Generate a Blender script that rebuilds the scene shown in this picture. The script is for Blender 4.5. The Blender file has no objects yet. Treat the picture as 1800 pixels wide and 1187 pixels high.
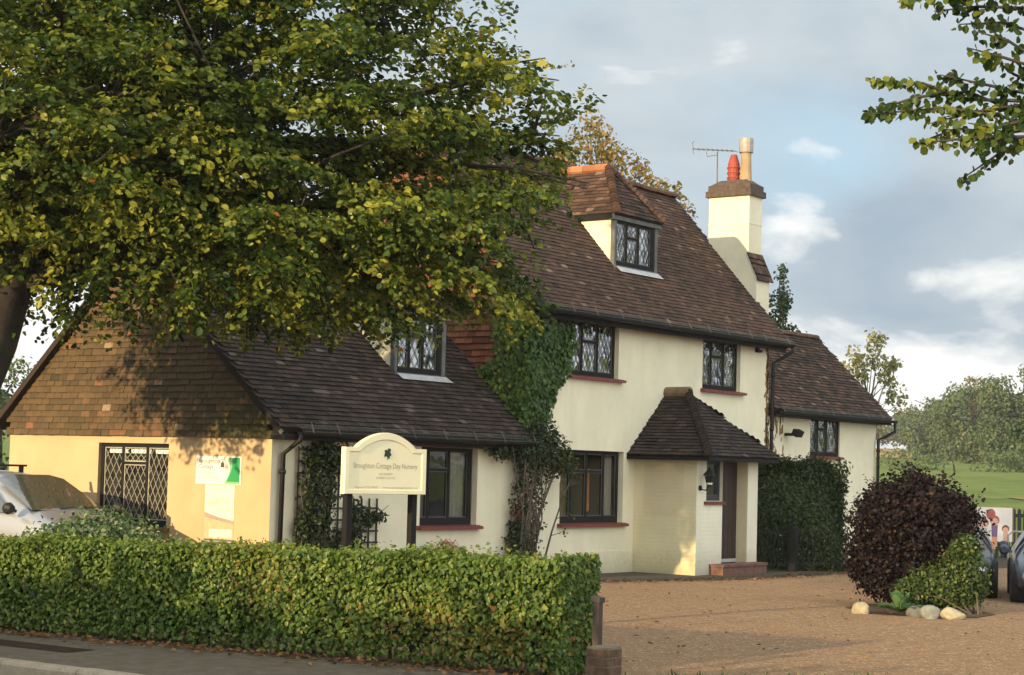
import bpy, math, random
import numpy as np
from mathutils import Vector, Matrix

# ------------------------------------------------------------------ camera, sky, sun, exposure
S = bpy.context.scene
COL = S.collection
cam_d = bpy.data.cameras.new("camera")
cam = bpy.data.objects.new("camera", cam_d)
COL.objects.link(cam)
S.camera = cam
R_ = Vector((0.58887, -0.80780, 0.02595)); F_ = Vector((0.80679, 0.58769, 0.05946))
R_ = (R_ - F_ * R_.dot(F_)).normalized(); F_.normalize(); U_ = R_.cross(F_)
M = Matrix((R_, U_, -F_)).transposed().to_4x4()
M.translation = Vector((-28.14, -17.69, 1.71))
cam.matrix_world = M
cam_d.sensor_width = 36.0
cam_d.lens = 3199.8 / 1800 * 36
cam_d.shift_y = 40.5 / 1800
cam_d.clip_start = 0.1
cam_d.clip_end = 4000

SUN_EL, SUN_AZ = math.radians(11.5), math.radians(4.0)     # azimuth measured from -X towards +Y
sdir = Vector((-math.cos(SUN_EL) * math.cos(SUN_AZ), math.cos(SUN_EL) * math.sin(SUN_AZ), math.sin(SUN_EL)))
sl = bpy.data.lights.new("sun", 'SUN')
sl.energy = 4.8
sl.angle = math.radians(0.5)
sl.color = (1.0, 0.76, 0.42)
sun = bpy.data.objects.new("sun", sl)
COL.objects.link(sun)
sun.rotation_euler = sdir.to_track_quat('Z', 'Y').to_euler()

S.view_settings.view_transform = 'Standard'
S.view_settings.look = 'None'
S.view_settings.gamma = 1.0
S.view_settings.exposure = 0.5
S.view_settings.use_curve_mapping = False
S.cycles.use_denoising = True
HAZE_DENSITY = 0.0003
S.cycles.max_bounces = 6
S.cycles.transparent_max_bounces = 4


class NT:
    """tiny helper for node trees"""
    def __init__(self, tree):
        self.t = tree
        tree.nodes.clear()

    def n(self, typ, **kw):
        nd = self.t.nodes.new(typ)
        for k, v in kw.items():
            if k.startswith('i_'):
                nd.inputs[k[2:].replace('_', ' ')].default_value = v
            else:
                setattr(nd, k, v)
        return nd

    def l(self, a, b):
        self.t.links.new(a, b)

    def math(self, op, a, b=None, clamp=False):
        nd = self.n('ShaderNodeMath', operation=op)
        nd.use_clamp = clamp
        for i, v in enumerate((a, b)):
            if v is None:
                continue
            if isinstance(v, (int, float)):
                nd.inputs[i].default_value = v
            else:
                self.l(v, nd.inputs[i])
        return nd.outputs[0]

    def mix(self, fac, a, b, blend='MIX'):
        nd = self.n('ShaderNodeMix', data_type='RGBA', blend_type=blend)
        for sock, v in ((nd.inputs[0], fac), (nd.inputs[6], a), (nd.inputs[7], b)):
            if isinstance(v, (int, float)):
                sock.default_value = v
            elif isinstance(v, tuple):
                sock.default_value = (*v[:3], 1)
            else:
                self.l(v, sock)
        return nd.outputs[2]

    def ramp(self, fac, stops, interp='LINEAR'):
        nd = self.n('ShaderNodeValToRGB')
        nd.color_ramp.interpolation = interp
        el = nd.color_ramp.elements
        while len(el) < len(stops):
            el.new(0.5)
        for e, (p, c) in zip(el, stops):
            e.position = p
            e.color = (*c, 1) if len(c) == 3 else c
        self.l(fac, nd.inputs[0])
        return nd.outputs[0]


W = bpy.data.worlds.new("World")
S.world = W
W.use_nodes = True
w = NT(W.node_tree)
out = w.n('ShaderNodeOutputWorld')
bg = w.n('ShaderNodeBackground')
bg.inputs['Strength'].default_value = 0.1
w.l(bg.outputs[0], out.inputs[0])
sky = w.n('ShaderNodeTexSky', sky_type='NISHITA')
sky.sun_disc = False
sky.sun_elevation = SUN_EL
sky.sun_rotation = math.atan2(sdir.x, sdir.y)
sky.altitude = 50
sky.air_density = 1.0
sky.dust_density = 1.5
tc = w.n('ShaderNodeTexCoord')
DIR = tc.outputs['Generated']


def lobe(v, k):
    """soft patch of sky round direction v"""
    d = w.n('ShaderNodeVectorMath', operation='DOT_PRODUCT')
    w.l(DIR, d.inputs[0])
    d.inputs[1].default_value = Vector(v).normalized()
    return w.math('POWER', w.math('MAXIMUM', d.outputs['Value'], 0.0), k)


sx = w.n('ShaderNodeSeparateXYZ'); w.l(DIR, sx.inputs[0])
mp = w.n('ShaderNodeMapping'); w.l(DIR, mp.inputs[0])
mp.inputs['Scale'].default_value = (1.0, 1.0, 2.6)
mp.inputs['Rotation'].default_value = (0, 0.10, 0)
n1 = w.n('ShaderNodeTexNoise', i_Scale=4.2, i_Detail=7.0, i_Roughness=0.52, i_Distortion=0.35); w.l(mp.outputs[0], n1.inputs['Vector'])
n2 = w.n('ShaderNodeTexNoise', i_Scale=9.0, i_Detail=6.0, i_Roughness=0.55, i_Distortion=0.2); w.l(mp.outputs[0], n2.inputs['Vector'])
up_l = lobe((0.835, 0.50, 0.23), 60)        # grey deck high in the picture
blue_l = lobe((0.885, 0.432, 0.172), 420)   # clear blue strip
blue2_l = lobe((0.806, 0.554, 0.15), 500)
wh_l = lobe((0.885, 0.445, 0.138), 1500)    # bright bank beside the chimney
wh2_l = lobe((0.925, 0.376, 0.058), 420)    # bright banks low over the fields
dk_l = lobe((0.905, 0.41, 0.112), 900)      # slate grey cloud between them
left_l = lobe((0.60, 0.80, 0.06), 60)       # bright low sky behind the tree
n1c = w.math('SUBTRACT', n1.outputs['Fac'], 0.5)
n2c = w.math('SUBTRACT', n2.outputs['Fac'], 0.5)
acc = lambda *ts: __import__('functools').reduce(lambda a, b: w.math('ADD', a, b), [w.math('MULTIPLY', v, k) for v, k in ts])
blue_f = w.ramp(acc((n1c, 2.6), (blue_l, 1.0), (blue2_l, 0.45), (up_l, -0.25), (dk_l, -0.5)), [(0.12, (0, 0, 0)), (0.95, (1, 1, 1))])
white_f = w.ramp(acc((n2c, 3.2), (n1c, 2.0), (wh_l, 0.95), (wh2_l, 0.95), (left_l, 0.7), (dk_l, -0.75), (up_l, -0.30), (blue_l, -0.1)), [(0.10, (0, 0, 0)), (0.62, (1, 1, 1))])
grey = w.ramp(acc((n2.outputs['Fac'], 0.7), (n1.outputs['Fac'], 0.3), (dk_l, -0.28)), [(0.22, (2.85, 3.55, 4.25)), (0.62, (4.6, 5.1, 5.4))])
bluec = w.mix(0.10, (3.5, 5.15, 6.4), sky.outputs[0])
base = w.mix(blue_f, grey, bluec)
cl = w.mix(white_f, base, (7.6, 7.6, 7.4))
# extra sky brightness put in behind the camera to fill the shaded front
fill_glow = w.math('ADD', w.math('MULTIPLY', lobe((-0.55, -0.78, 0.35), 1.8), 2.6), 1.0)
gl = w.n('ShaderNodeVectorMath', operation='SCALE'); w.l(cl, gl.inputs[0]); w.l(fill_glow, gl.inputs['Scale'])
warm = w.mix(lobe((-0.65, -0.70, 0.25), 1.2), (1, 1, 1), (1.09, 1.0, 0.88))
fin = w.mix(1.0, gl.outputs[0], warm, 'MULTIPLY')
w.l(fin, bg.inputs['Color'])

# ------------------------------------------------------------------ materials
MATS = {}


def newmat(name):
    m = bpy.data.materials.new(name)
    m.use_nodes = True
    MATS[name] = m
    t = NT(m.node_tree)
    o = t.n('ShaderNodeOutputMaterial')
    p = t.n('ShaderNodeBsdfPrincipled')
    t.l(p.outputs[0], o.inputs[0])
    return m, t, p, o


def setp(p, **k):
    for a, v in k.items():
        p.inputs[a.replace('_', ' ')].default_value = v


def noise(t, scale, detail=5, rough=0.55, vec=None, dist=0.0):
    n = t.n('ShaderNodeTexNoise', i_Scale=scale, i_Detail=detail, i_Roughness=rough, i_Distortion=dist)
    if vec is None:
        g = t.n('ShaderNodeNewGeometry')
        vec = g.outputs['Position']
    t.l(vec, n.inputs['Vector'])
    return n.outputs['Fac']


def bump(t, p, h, strength=0.3, dist=0.02):
    b = t.n('ShaderNodeBump')
    b.inputs['Strength'].default_value = strength
    b.inputs['Distance'].default_value = dist
    t.l(h, b.inputs['Height'])
    t.l(b.outputs[0], p.inputs['Normal'])


def plain(name, c, rough=0.6, metal=0.0, var=0.12, scale=6.0, bmp=0.0, bscale=60, spec=0.5):
    m, t, p, o = newmat(name)
    f = noise(t, scale, 6, 0.6)
    a = tuple(x * (1 - var) for x in c); b = tuple(min(1, x * (1 + var)) for x in c)
    t.l(t.ramp(f, [(0.3, a), (0.7, b)]), p.inputs['Base Color'])
    setp(p, Roughness=rough, Metallic=metal, Specular_IOR_Level=spec)
    if bmp:
        bump(t, p, noise(t, bscale, 4, 0.6), bmp, 0.01)
    return m


def tinted(name, stops, rough=0.8, jit=0.25, nscale=20, bmp=0.3, bscale=90, attr='tint', moss=None):
    """colour of each tile/leaf from its own 'tint' attribute, broken up by noise"""
    m, t, p, o = newmat(name)
    a = t.n('ShaderNodeAttribute', attribute_name=attr)
    f = noise(t, nscale, 5, 0.6)
    v = t.math('ADD', a.outputs['Fac'], t.math('MULTIPLY', t.math('SUBTRACT', f, 0.5), jit))
    big = noise(t, 0.75, 5, 0.6)
    v = t.math('ADD', v, t.math('MULTIPLY', t.math('SUBTRACT', big, 0.5), 0.55))
    c = t.ramp(v, stops)
    if moss:
        mm = noise(t, 1.3, 6, 0.65)
        g = t.n('ShaderNodeNewGeometry'); s = t.n('ShaderNodeSeparateXYZ'); t.l(g.outputs['Position'], s.inputs[0])
        mask = moss(t, s, mm)
        c = t.mix(mask, c, (0.070, 0.072, 0.016))
    t.l(c, p.inputs['Base Color'])
    setp(p, Roughness=rough, Specular_IOR_Level=0.3)
    if bmp:
        bump(t, p, noise(t, bscale, 4, 0.65), bmp, 0.006)
    return m


def leafmat(name, stops, trans=0.35, rough=0.42, tcol=1.5, spec=0.25):
    m, t, p, o = newmat(name)
    a = t.n('ShaderNodeAttribute', attribute_name='tint')
    c = t.ramp(a.outputs['Fac'], stops)
    t.l(c, p.inputs['Base Color'])
    setp(p, Roughness=rough, Specular_IOR_Level=spec)
    tr = t.n('ShaderNodeBsdfTranslucent')
    tcn = t.mix(1.0, c, (tcol, tcol * 1.05, tcol * 0.5), 'MULTIPLY')
    t.l(tcn, tr.inputs['Color'])
    mx = t.n('ShaderNodeMixShader')
    mx.inputs[0].default_value = trans
    t.l(p.outputs[0], mx.inputs[1]); t.l(tr.outputs[0], mx.inputs[2])
    t.l(mx.outputs[0], o.inputs[0])
    return m


# walls
def plaster(name, c, brick=False):
    m, t, p, o = newmat(name)
    f = noise(t, 0.9, 7, 0.6)
    f2 = noise(t, 14, 5, 0.6)
    a = tuple(x * 0.84 for x in c)
    col = t.ramp(f, [(0.3, a), (0.62, c)])
    # grime rising from the ground and weathering streaks
    g = t.n('ShaderNodeNewGeometry'); s = t.n('ShaderNodeSeparateXYZ'); t.l(g.outputs['Position'], s.inputs[0])
    mp = t.n('ShaderNodeMapping'); t.l(g.outputs['Position'], mp.inputs[0]); mp.inputs['Scale'].default_value = (1.7, 1.7, 0.35)
    st = noise(t, 1.6, 6, 0.65, mp.outputs[0])
    low = t.ramp(t.math('ADD', s.outputs[2], t.math('MULTIPLY', f2, 0.35)), [(0.10, (1, 1, 1)), (0.55, (0, 0, 0))])
    col = t.mix(t.math('MULTIPLY', low, 0.75), col, tuple(x * q for x, q in zip(c, (0.52, 0.5, 0.45))))
    col = t.mix(t.ramp(st, [(0.50, (0, 0, 0)), (0.78, (0.38, 0.38, 0.38))]), col, tuple(x * 0.72 for x in c))
    t.l(col, p.inputs['Base Color'])
    setp(p, Roughness=0.85, Specular_IOR_Level=0.2)
    h = t.math('ADD', noise(t, 45, 4, 0.6), t.math('MULTIPLY', noise(t, 7, 4, 0.55), 2.2))
    if brick:
        bt = t.n('ShaderNodeTexBrick', i_Scale=1.0)
        bt.inputs['Mortar Size'].default_value = 0.010
        bt.inputs['Brick Width'].default_value = 0.225
        bt.inputs['Row Height'].default_value = 0.075
        bt.inputs['Color1'].default_value = (1, 1, 1, 1); bt.inputs['Color2'].default_value = (0.8, 0.8, 0.8, 1)
        bt.inputs['Mortar'].default_value = (0, 0, 0, 1)
        cmb = t.n('ShaderNodeCombineXYZ')
        t.l(t.math('ADD', s.outputs[0], s.outputs[1]), cmb.inputs[0]); t.l(s.outputs[2], cmb.inputs[1])
        t.l(cmb.outputs[0], bt.inputs['Vector'])
        h = t.math('ADD', t.math('MULTIPLY', bt.outputs['Color'], 1.0), t.math('MULTIPLY', h, 0.35))
        bump(t, p, h, 0.45, 0.008)
    else:
        bump(t, p, h, 0.40, 0.008)
    return m


CREAM = plaster('cream_render', (0.80, 0.74, 0.55))
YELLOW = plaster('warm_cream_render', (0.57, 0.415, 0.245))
BRICKY = plaster('painted_brick_cream', (0.78, 0.70, 0.46), True)
BRICKW = plaster('painted_brick_white', (0.80, 0.76, 0.60), True)
BRICKY2 = plaster('fresh_cream_paint_patch', (0.74, 0.64, 0.42), True)
BLACKW = plain('black_painted_timber', (0.010, 0.009, 0.009), 0.75, spec=0.25, bmp=0.2, bscale=30)
GREYW = plain('weathered_grey_timber', (0.11, 0.11, 0.105), 0.75, bmp=0.4, bscale=40, var=0.3)
BLACKP = plain('black_plastic', (0.010, 0.010, 0.010), 0.55, spec=0.3)
REDSILL = plain('red_painted_sill', (0.17, 0.035, 0.03), 0.6, bmp=0.2, var=0.25)
LEAD = plain('lead_sheet', (0.42, 0.42, 0.43), 0.5, metal=0.0, var=0.2, scale=8)
LEADCAME = plain('lead_came', (0.075, 0.073, 0.066), 0.6, var=0.2)
LEADLIT = plain('sunlit_lead_came', (0.42, 0.40, 0.33), 0.6, var=0.2)  # same lead, with the sunlight on the gable window put into its colour
WIRE = plain('gutter_guard_wire', (0.13, 0.13, 0.12), 0.7)
OAKDOOR = plain('dark_brown_door', (0.030, 0.017, 0.014), 0.5, bmp=0.2, bscale=18, var=0.25)
BROWNWOOD = plain('brown_timber_lintel', (0.10, 0.055, 0.03), 0.7, bmp=0.3, var=0.3)
TERRA = plain('terracotta_red', (0.30, 0.055, 0.03), 0.7, bmp=0.2, var=0.2)
BUFFPOT = plain('buff_clay_pot', (0.33, 0.23, 0.13), 0.8, bmp=0.3, var=0.2)
STEEL = plain('galvanised_cowl', (0.30, 0.27, 0.24), 0.6, metal=0.1, var=.3)
CHIMCROWN = plain('sooty_brick_crown', (0.085, 0.06, 0.045), 0.9, bmp=0.5, var=0.4, scale=12)
STEPRED = plain('red_tile_step', (0.17, 0.080, 0.060), 0.75, bmp=0.3, var=0.35, scale=9)
WHITEP = plain('white_plastic', (0.75, 0.75, 0.74), 0.4, var=0.04)
STEM = plain('bare_stem_bark', (0.09, 0.07, 0.05), 0.9, bmp=0.4, var=0.3)
IVYROOT = plain('brown_ivy_stain', (0.22, 0.125, 0.055), 0.95, bmp=0.6, var=0.5, scale=25)


def glassmat(name, refl, tint=(0.012, 0.013, 0.012)):
    m, t, p, o = newmat(name)
    a = t.n('ShaderNodeAttribute', attribute_name='tint')
    c = t.ramp(a.outputs['Fac'], [(0.0, tint), (1.0, tuple(x * 3.2 + 0.004 for x in tint))])
    t.l(c, p.inputs['Base Color'])
    setp(p, Roughness=0.25, Specular_IOR_Level=0.2)
    g = t.n('ShaderNodeBsdfGlossy'); g.inputs['Roughness'].default_value = 0.02
    bp = t.n('ShaderNodeBump'); bp.inputs['Strength'].default_value = 0.12; bp.inputs['Distance'].default_value = 0.01
    t.l(noise(t, 9, 2, 0.4), bp.inputs['Height']); t.l(bp.outputs[0], g.inputs['Normal'])
    mx = t.n('ShaderNodeMixShader'); mx.inputs[0].default_value = refl
    t.l(p.outputs[0], mx.inputs[1]); t.l(g.outputs[0], mx.inputs[2]); t.l(mx.outputs[0], o.inputs[0])
    return m


GLASS_UP = glassmat('old_window_glass', 0.70)
GLASS_LO = glassmat('room_window_glass', 0.05, (0.010, 0.009, 0.007))
def clearglass(name):
    m, t, p, o = newmat(name)
    tr = t.n('ShaderNodeBsdfTransparent'); tr.inputs[0].default_value = (.80, .82, .78, 1)
    g = t.n('ShaderNodeBsdfGlossy'); g.inputs['Roughness'].default_value = .02
    bp = t.n('ShaderNodeBump'); bp.inputs['Strength'].default_value = .15; bp.inputs['Distance'].default_value = .01
    t.l(noise(t, 7, 2, .4), bp.inputs['Height']); t.l(bp.outputs[0], g.inputs['Normal'])
    mx = t.n('ShaderNodeMixShader'); mx.inputs[0].default_value = .10
    t.l(tr.outputs[0], mx.inputs[1]); t.l(g.outputs[0], mx.inputs[2]); t.l(mx.outputs[0], o.inputs[0])
    return m


GLASS_CLEAR = clearglass('clear_room_glass')
CARGLASS = glassmat('car_glass', 0.35, (0.045, 0.047, 0.030))

TILE_MAIN = tinted('clay_roof_tiles', [(0.0, (0.020, 0.016, 0.013)), (0.35, (0.050, 0.029, 0.020)), (0.62, (0.086, 0.047, 0.031)),
                                      (0.85, (0.125, 0.068, 0.044)), (1.0, (0.20, 0.135, 0.10))], 0.85, 0.4, 14)
TILE_WING = tinted('shade_dark_tiles', [(0.0, (0.016, 0.013, 0.011)), (0.5, (0.038, 0.026, 0.020)), (0.88, (0.072, 0.046, 0.034)),
                                          (1.0, (0.12, 0.095, 0.08))], 0.85, 0.35, 12)  # darker than the main tiles: the shade on the wing is in the colour
TILE_RED = tinted('orange_red_hung_tiles', [(0.0, (0.10, 0.035, 0.02)), (0.5, (0.17, 0.06, 0.032)), (1.0, (0.25, 0.105, 0.06))], 0.85, 0.3, 14)


def _moss(t, s, mm):
    # moss gathers along the bottom courses and the south corner of the gable
    a = t.math('MULTIPLY', t.math('SUBTRACT', 3.1, s.outputs[2]), 0.33, True)
    b = t.math('MULTIPLY', t.math('SUBTRACT', 3.4, s.outputs[1]), 0.22, True)
    return t.ramp(t.math('ADD', t.math('MULTIPLY', t.math('MULTIPLY', a, b), 0.9), t.math('MULTIPLY', mm, 0.5)), [(0.28, (0, 0, 0)), (0.55, (0.9, 0.9, 0.9))])


TILE_HUNG = tinted('hung_gable_tiles', [(0.0, (0.052, 0.038, 0.022)), (0.5, (0.100, 0.066, 0.033)), (0.8, (0.136, 0.082, 0.040)),
                                       (0.94, (0.25, 0.095, 0.045)), (1.0, (0.27, 0.20, 0.14))], 0.85, 0.4, 12, moss=_moss)
RIDGE_OR = tinted('orange_ridge_tiles', [(0.0, (0.26, 0.10, 0.045)), (1.0, (0.42, 0.19, 0.09))], 0.8)

LEAF_TREE = leafmat('hornbeam_leaf', [(0.0, (0.016, 0.034, 0.006)), (0.36, (0.050, 0.086, 0.013)), (0.62, (0.17, 0.190, 0.026)),
                                     (0.86, (0.31, 0.30, 0.045)), (0.97, (0.37, 0.30, 0.045)), (1.0, (0.34, 0.12, 0.03))], 0.32)
LEAF_HEDGE = leafmat('beech_hedge_leaf', [(0.0, (0.030, 0.066, 0.011)), (0.5, (0.105, 0.160, 0.028)), (0.80, (0.21, 0.240, 0.045)),
                                         (0.93, (0.20, 0.17, 0.035)), (1.0, (0.22, 0.10, 0.03))], 0.28, 0.36)
LEAF_IVY = leafmat('ivy_leaf', [(0.0, (0.022, 0.055, 0.015)), (0.5, (0.070, 0.130, 0.030)), (0.85, (0.18, 0.22, 0.040)), (1.0, (0.27, 0.24, 0.04))], 0.25, 0.35)
LEAF_CLIMB = leafmat('climber_leaf', [(0.0, (0.016, 0.028, 0.010)), (0.6, (0.036, 0.056, 0.018)), (0.92, (0.085, 0.095, 0.025)), (1.0, (0.16, 0.05, 0.02))], 0.2)
LEAF_PURPLE = leafmat('purple_leaf', [(0.0, (0.007, 0.004, 0.005)), (0.5, (0.017, 0.009, 0.010)), (0.9, (0.036, 0.019, 0.017)), (1.0, (0.07, 0.04, 0.022))], 0.18, 0.5, spec=0.18)
LEAF_DARK = leafmat('dark_evergreen_leaf', [(0.0, (0.014, 0.030, 0.008)), (0.6, (0.038, 0.060, 0.013)), (0.95, (0.085, 0.095, 0.020)), (1.0, (0.14, 0.08, 0.03))], 0.25)
LEAF_EUON = leafmat('euonymus_leaf', [(0.0, (0.020, 0.040, 0.010)), (0.6, (0.050, 0.082, 0.018)), (0.9, (0.13, 0.15, 0.03)), (1.0, (0.25, 0.24, 0.09))], 0.22)
LEAF_SILV = leafmat('grey_green_leaf', [(0.0, (0.050, 0.095, 0.036)), (0.6, (0.125, 0.185, 0.075)), (1.0, (0.32, 0.35, 0.22))], 0.25)
LEAF_FAR = leafmat('far_oak_leaf', [(0.0, (0.040, 0.068, 0.036)), (0.5, (0.088, 0.125, 0.058)), (1.0, (0.165, 0.19, 0.082))], 0.25, 0.7)
LEAF_FAR_Y = leafmat('far_yellow_leaf', [(0.0, (0.050, 0.055, 0.016)), (0.5, (0.115, 0.105, 0.028)), (1.0, (0.19, 0.15, 0.05))], 0.25, 0.7)
LEAF_AUT = leafmat('autumn_leaf', [(0.0, (0.09, 0.09, 0.025)), (0.5, (0.24, 0.17, 0.05)), (1.0, (0.36, 0.19, 0.06))], 0.35, 0.6)
LEAF_CON = leafmat('conifer_leaf', [(0.0, (0.014, 0.032, 0.014)), (1.0, (0.050, 0.085, 0.030))], 0.12, 0.7)
LEAF_PALE = leafmat('pale_birch_leaf', [(0.0, (0.16, 0.16, 0.08)), (1.0, (0.34, 0.31, 0.15))], 0.35, 0.6)
LEAF_ROS = leafmat('rosette_leaf', [(0.0, (0.05, 0.11, 0.04)), (1.0, (0.12, 0.20, 0.08))], 0.2, 0.7)
BARK = plain('tree_bark', (0.045, 0.035, 0.028), 0.95, bmp=0.8, bscale=16, var=0.45, scale=5)
PINKF = plain('pink_petal', (0.45, 0.08, 0.20), 0.6)


# ------------------------------------------------------------------ mesh building
class MB:
    def __init__(self):
        self.v = []; self.f = []; self.m = []; self.t = []

    def add(self, vs, fs, mi=0, tint=0.5):
        o = len(self.v)
        self.v += [tuple(x) for x in vs]
        self.t += [tint] * len(vs)
        self.f += [tuple(i + o for i in q) for q in fs]
        self.m += [mi] * len(fs)
        return self

    def box(self, x0, x1, y0, y1, z0, z1, mi=0, tint=0.5):
        v = [(x0, y0, z0), (x1, y0, z0), (x1, y1, z0), (x0, y1, z0), (x0, y0, z1), (x1, y0, z1), (x1, y1, z1), (x0, y1, z1)]
        f = [(0, 3, 2, 1), (4, 5, 6, 7), (0, 1, 5, 4), (1, 2, 6, 5), (2, 3, 7, 6), (3, 0, 4, 7)]
        return self.add(v, f, mi, tint)

    def obox(self, c, ax, ay, az, mi=0, tint=0.5):
        """box from centre and three half-axis vectors"""
        c, ax, ay, az = Vector(c), Vector(ax), Vector(ay), Vector(az)
        v = [c + sx * ax + sy * ay + sz * az for sz in (-1, 1) for sx, sy in ((-1, -1), (1, -1), (1, 1), (-1, 1))]
        f = [(0, 3, 2, 1), (4, 5, 6, 7), (0, 1, 5, 4), (1, 2, 6, 5), (2, 3, 7, 6), (3, 0, 4, 7)]
        return self.add(v, f, mi, tint)

    def bar(self, a, b, w, h, mi=0, tint=0.5, up=(0, 0, 1)):
        a, b = Vector(a), Vector(b)
        d = (b - a); L = d.length; d.normalize()
        upv = Vector(up)
        if abs(d.dot(upv)) > 0.98:
            upv = Vector((1, 0, 0))
        s = d.cross(upv).normalized(); u = s.cross(d)
        return self.obox((a + b) / 2, d * L / 2, s * w / 2, u * h / 2, mi, tint)

    def tube(self, pts, rad, n=8, mi=0, tint=0.5, cap=True):
        pts = [Vector(p) for p in pts]
        if not hasattr(rad, '__len__'):
            rad = [rad] * len(pts)
        vs, fs = [], []
        prev = None
        for i, p in enumerate(pts):
            d = (pts[min(i + 1, len(pts) - 1)] - pts[max(i - 1, 0)])
            d = d.normalized() if d.length > 1e-9 else Vector((0, 0, 1))
            if prev is None:
                s = d.cross(Vector((0, 0, 1)))
                if s.length < 0.05:
                    s = d.cross(Vector((1, 0, 0)))
            else:
                s = prev - d * prev.dot(d)
            s.normalize(); prev = s
            u = d.cross(s)
            for k in range(n):
                a = 2 * math.pi * k / n
                vs.append(p + (s * math.cos(a) + u * math.sin(a)) * rad[i])
        for i in range(len(pts) - 1):
            for k in range(n):
                k2 = (k + 1) % n
                fs.append((i * n + k, i * n + k2, (i + 1) * n + k2, (i + 1) * n + k))
        if cap:
            fs.append(tuple(range(n - 1, -1, -1)))
            fs.append(tuple(range((len(pts) - 1) * n, len(pts) * n)))
        return self.add(vs, fs, mi, tint)

    def prism(self, poly, thick, mi=0, tint=0.5):
        """closed 3-D polygon extruded by the vector thick"""
        n = len(poly)
        th = Vector(thick)
        v = [Vector(p) for p in poly] + [Vector(p) + th for p in poly]
        f = [tuple(range(n)), tuple(range(2 * n - 1, n - 1, -1))]
        f += [(i, i + n, (i + 1) % n + n, (i + 1) % n) for i in range(n)]
        return self.add(v, f, mi, tint)

    def lathe(self, c, prof, n=16, mi=0):
        c = Vector(c)
        vs = [c + Vector((r * math.cos(2 * math.pi * k / n), r * math.sin(2 * math.pi * k / n), z)) for r, z in prof for k in range(n)]
        fs = [(i * n + k, i * n + (k + 1) % n, (i + 1) * n + (k + 1) % n, (i + 1) * n + k) for i in range(len(prof) - 1) for k in range(n)]
        fs.append(tuple(range((len(prof) - 1) * n, len(prof) * n)))
        fs.append(tuple(range(n - 1, -1, -1)))
        return self.add(vs, fs, mi)

    def build(self, name, mats, parent=None, smooth=False, origin=None):
        me = bpy.data.meshes.new(name)
        me.from_pydata(self.v, [], self.f)
        return finish(me, name, mats, self.m, self.t, parent, smooth, origin)


def finish(me, name, mats, mi, tint, parent, smooth, origin=None):
    if not isinstance(mats, (list, tuple)):
        mats = [mats]
    for m in mats:
        me.materials.append(m)
    if mi is not None and len(mats) > 1:
        me.polygons.foreach_set('material_index', np.array(mi, dtype=np.int32))
    if tint is not None:
        a = me.attributes.new('tint', 'FLOAT', 'POINT')
        a.data.foreach_set('value', np.array(tint, dtype=np.float32))
    if smooth:
        me.polygons.foreach_set('use_smooth', np.ones(len(me.polygons), dtype=bool))
    me.update()
    o = bpy.data.objects.new(name, me)
    COL.objects.link(o)
    if parent is not None:
        o.parent = parent
        if parent.parent is None and parent.type == 'EMPTY' and parent.get('world_parts'):
            o.location = -Vector(parent.location)
    elif origin is not None:
        me.transform(Matrix.Translation(-Vector(origin)))
        o.location = origin
    return o


def thing(name, label, cat, loc, group=None, world_parts=True):
    o = bpy.data.objects.new(name, None)
    COL.objects.link(o)
    o.location = loc
    o.empty_display_size = 0.2
    if world_parts:
        o['world_parts'] = 1
    return tag(o, label, cat, group)


def tag(o, label=None, cat=None, group=None, kind=None):
    for k, v in (('label', label), ('category', cat), ('group', group), ('kind', kind)):
        if v:
            o[k] = v
    return o


LSH = np.array([(0, 0, 0), (0.30, 0.42, 0.10), (0.68, 0.40, 0.10), (1.0, 0, -0.04), (0.68, -0.40, 0.10), (0.30, -0.42, 0.10)])


def leaf_mesh(name, pos, axis, nrm, length, tint, mat, parent=None, width=0.72, extra=None, origin=None, shape=None):
    """one mesh of many ovate folded leaves; all arguments are arrays with one row per leaf"""
    pos = np.asarray(pos, float); N = len(pos)
    axis = axis / (np.linalg.norm(axis, axis=1, keepdims=True) + 1e-9)
    side = np.cross(nrm, axis); side /= (np.linalg.norm(side, axis=1, keepdims=True) + 1e-9)
    up = np.cross(axis, side)
    L = np.asarray(length, float).reshape(-1, 1, 1) * np.ones((N, 1, 1))
    sh = LSH if shape is None else shape
    v = pos[:, None, :] + L * (axis[:, None, :] * sh[None, :, 0:1] + side[:, None, :] * sh[None, :, 1:2] * width + up[:, None, :] * sh[None, :, 2:3])
    v = v.reshape(-1, 3)
    base = (np.arange(N) * 6)[:, None]
    q = np.concatenate([base + np.array([[0, 1, 2, 3]]), base + np.array([[0, 3, 4, 5]])], axis=1).reshape(-1)
    t = np.repeat(np.asarray(tint, float), 6)
    ev, ef = ([], [])
    me = bpy.data.meshes.new(name)
    nv = len(v); nf = 2 * N
    me.vertices.add(nv); me.loops.add(4 * nf); me.polygons.add(nf)
    me.vertices.foreach_set('co', v.astype(np.float32).reshape(-1))
    me.loops.foreach_set('vertex_index', q.astype(np.int32))
    me.polygons.foreach_set('loop_start', (np.arange(nf) * 4).astype(np.int32))
    me.update(calc_edges=True)
    return finish(me, name, mat, None, t, parent, False, origin)


def unit(a):
    return a / (np.linalg.norm(a, axis=1, keepdims=True) + 1e-9)


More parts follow.
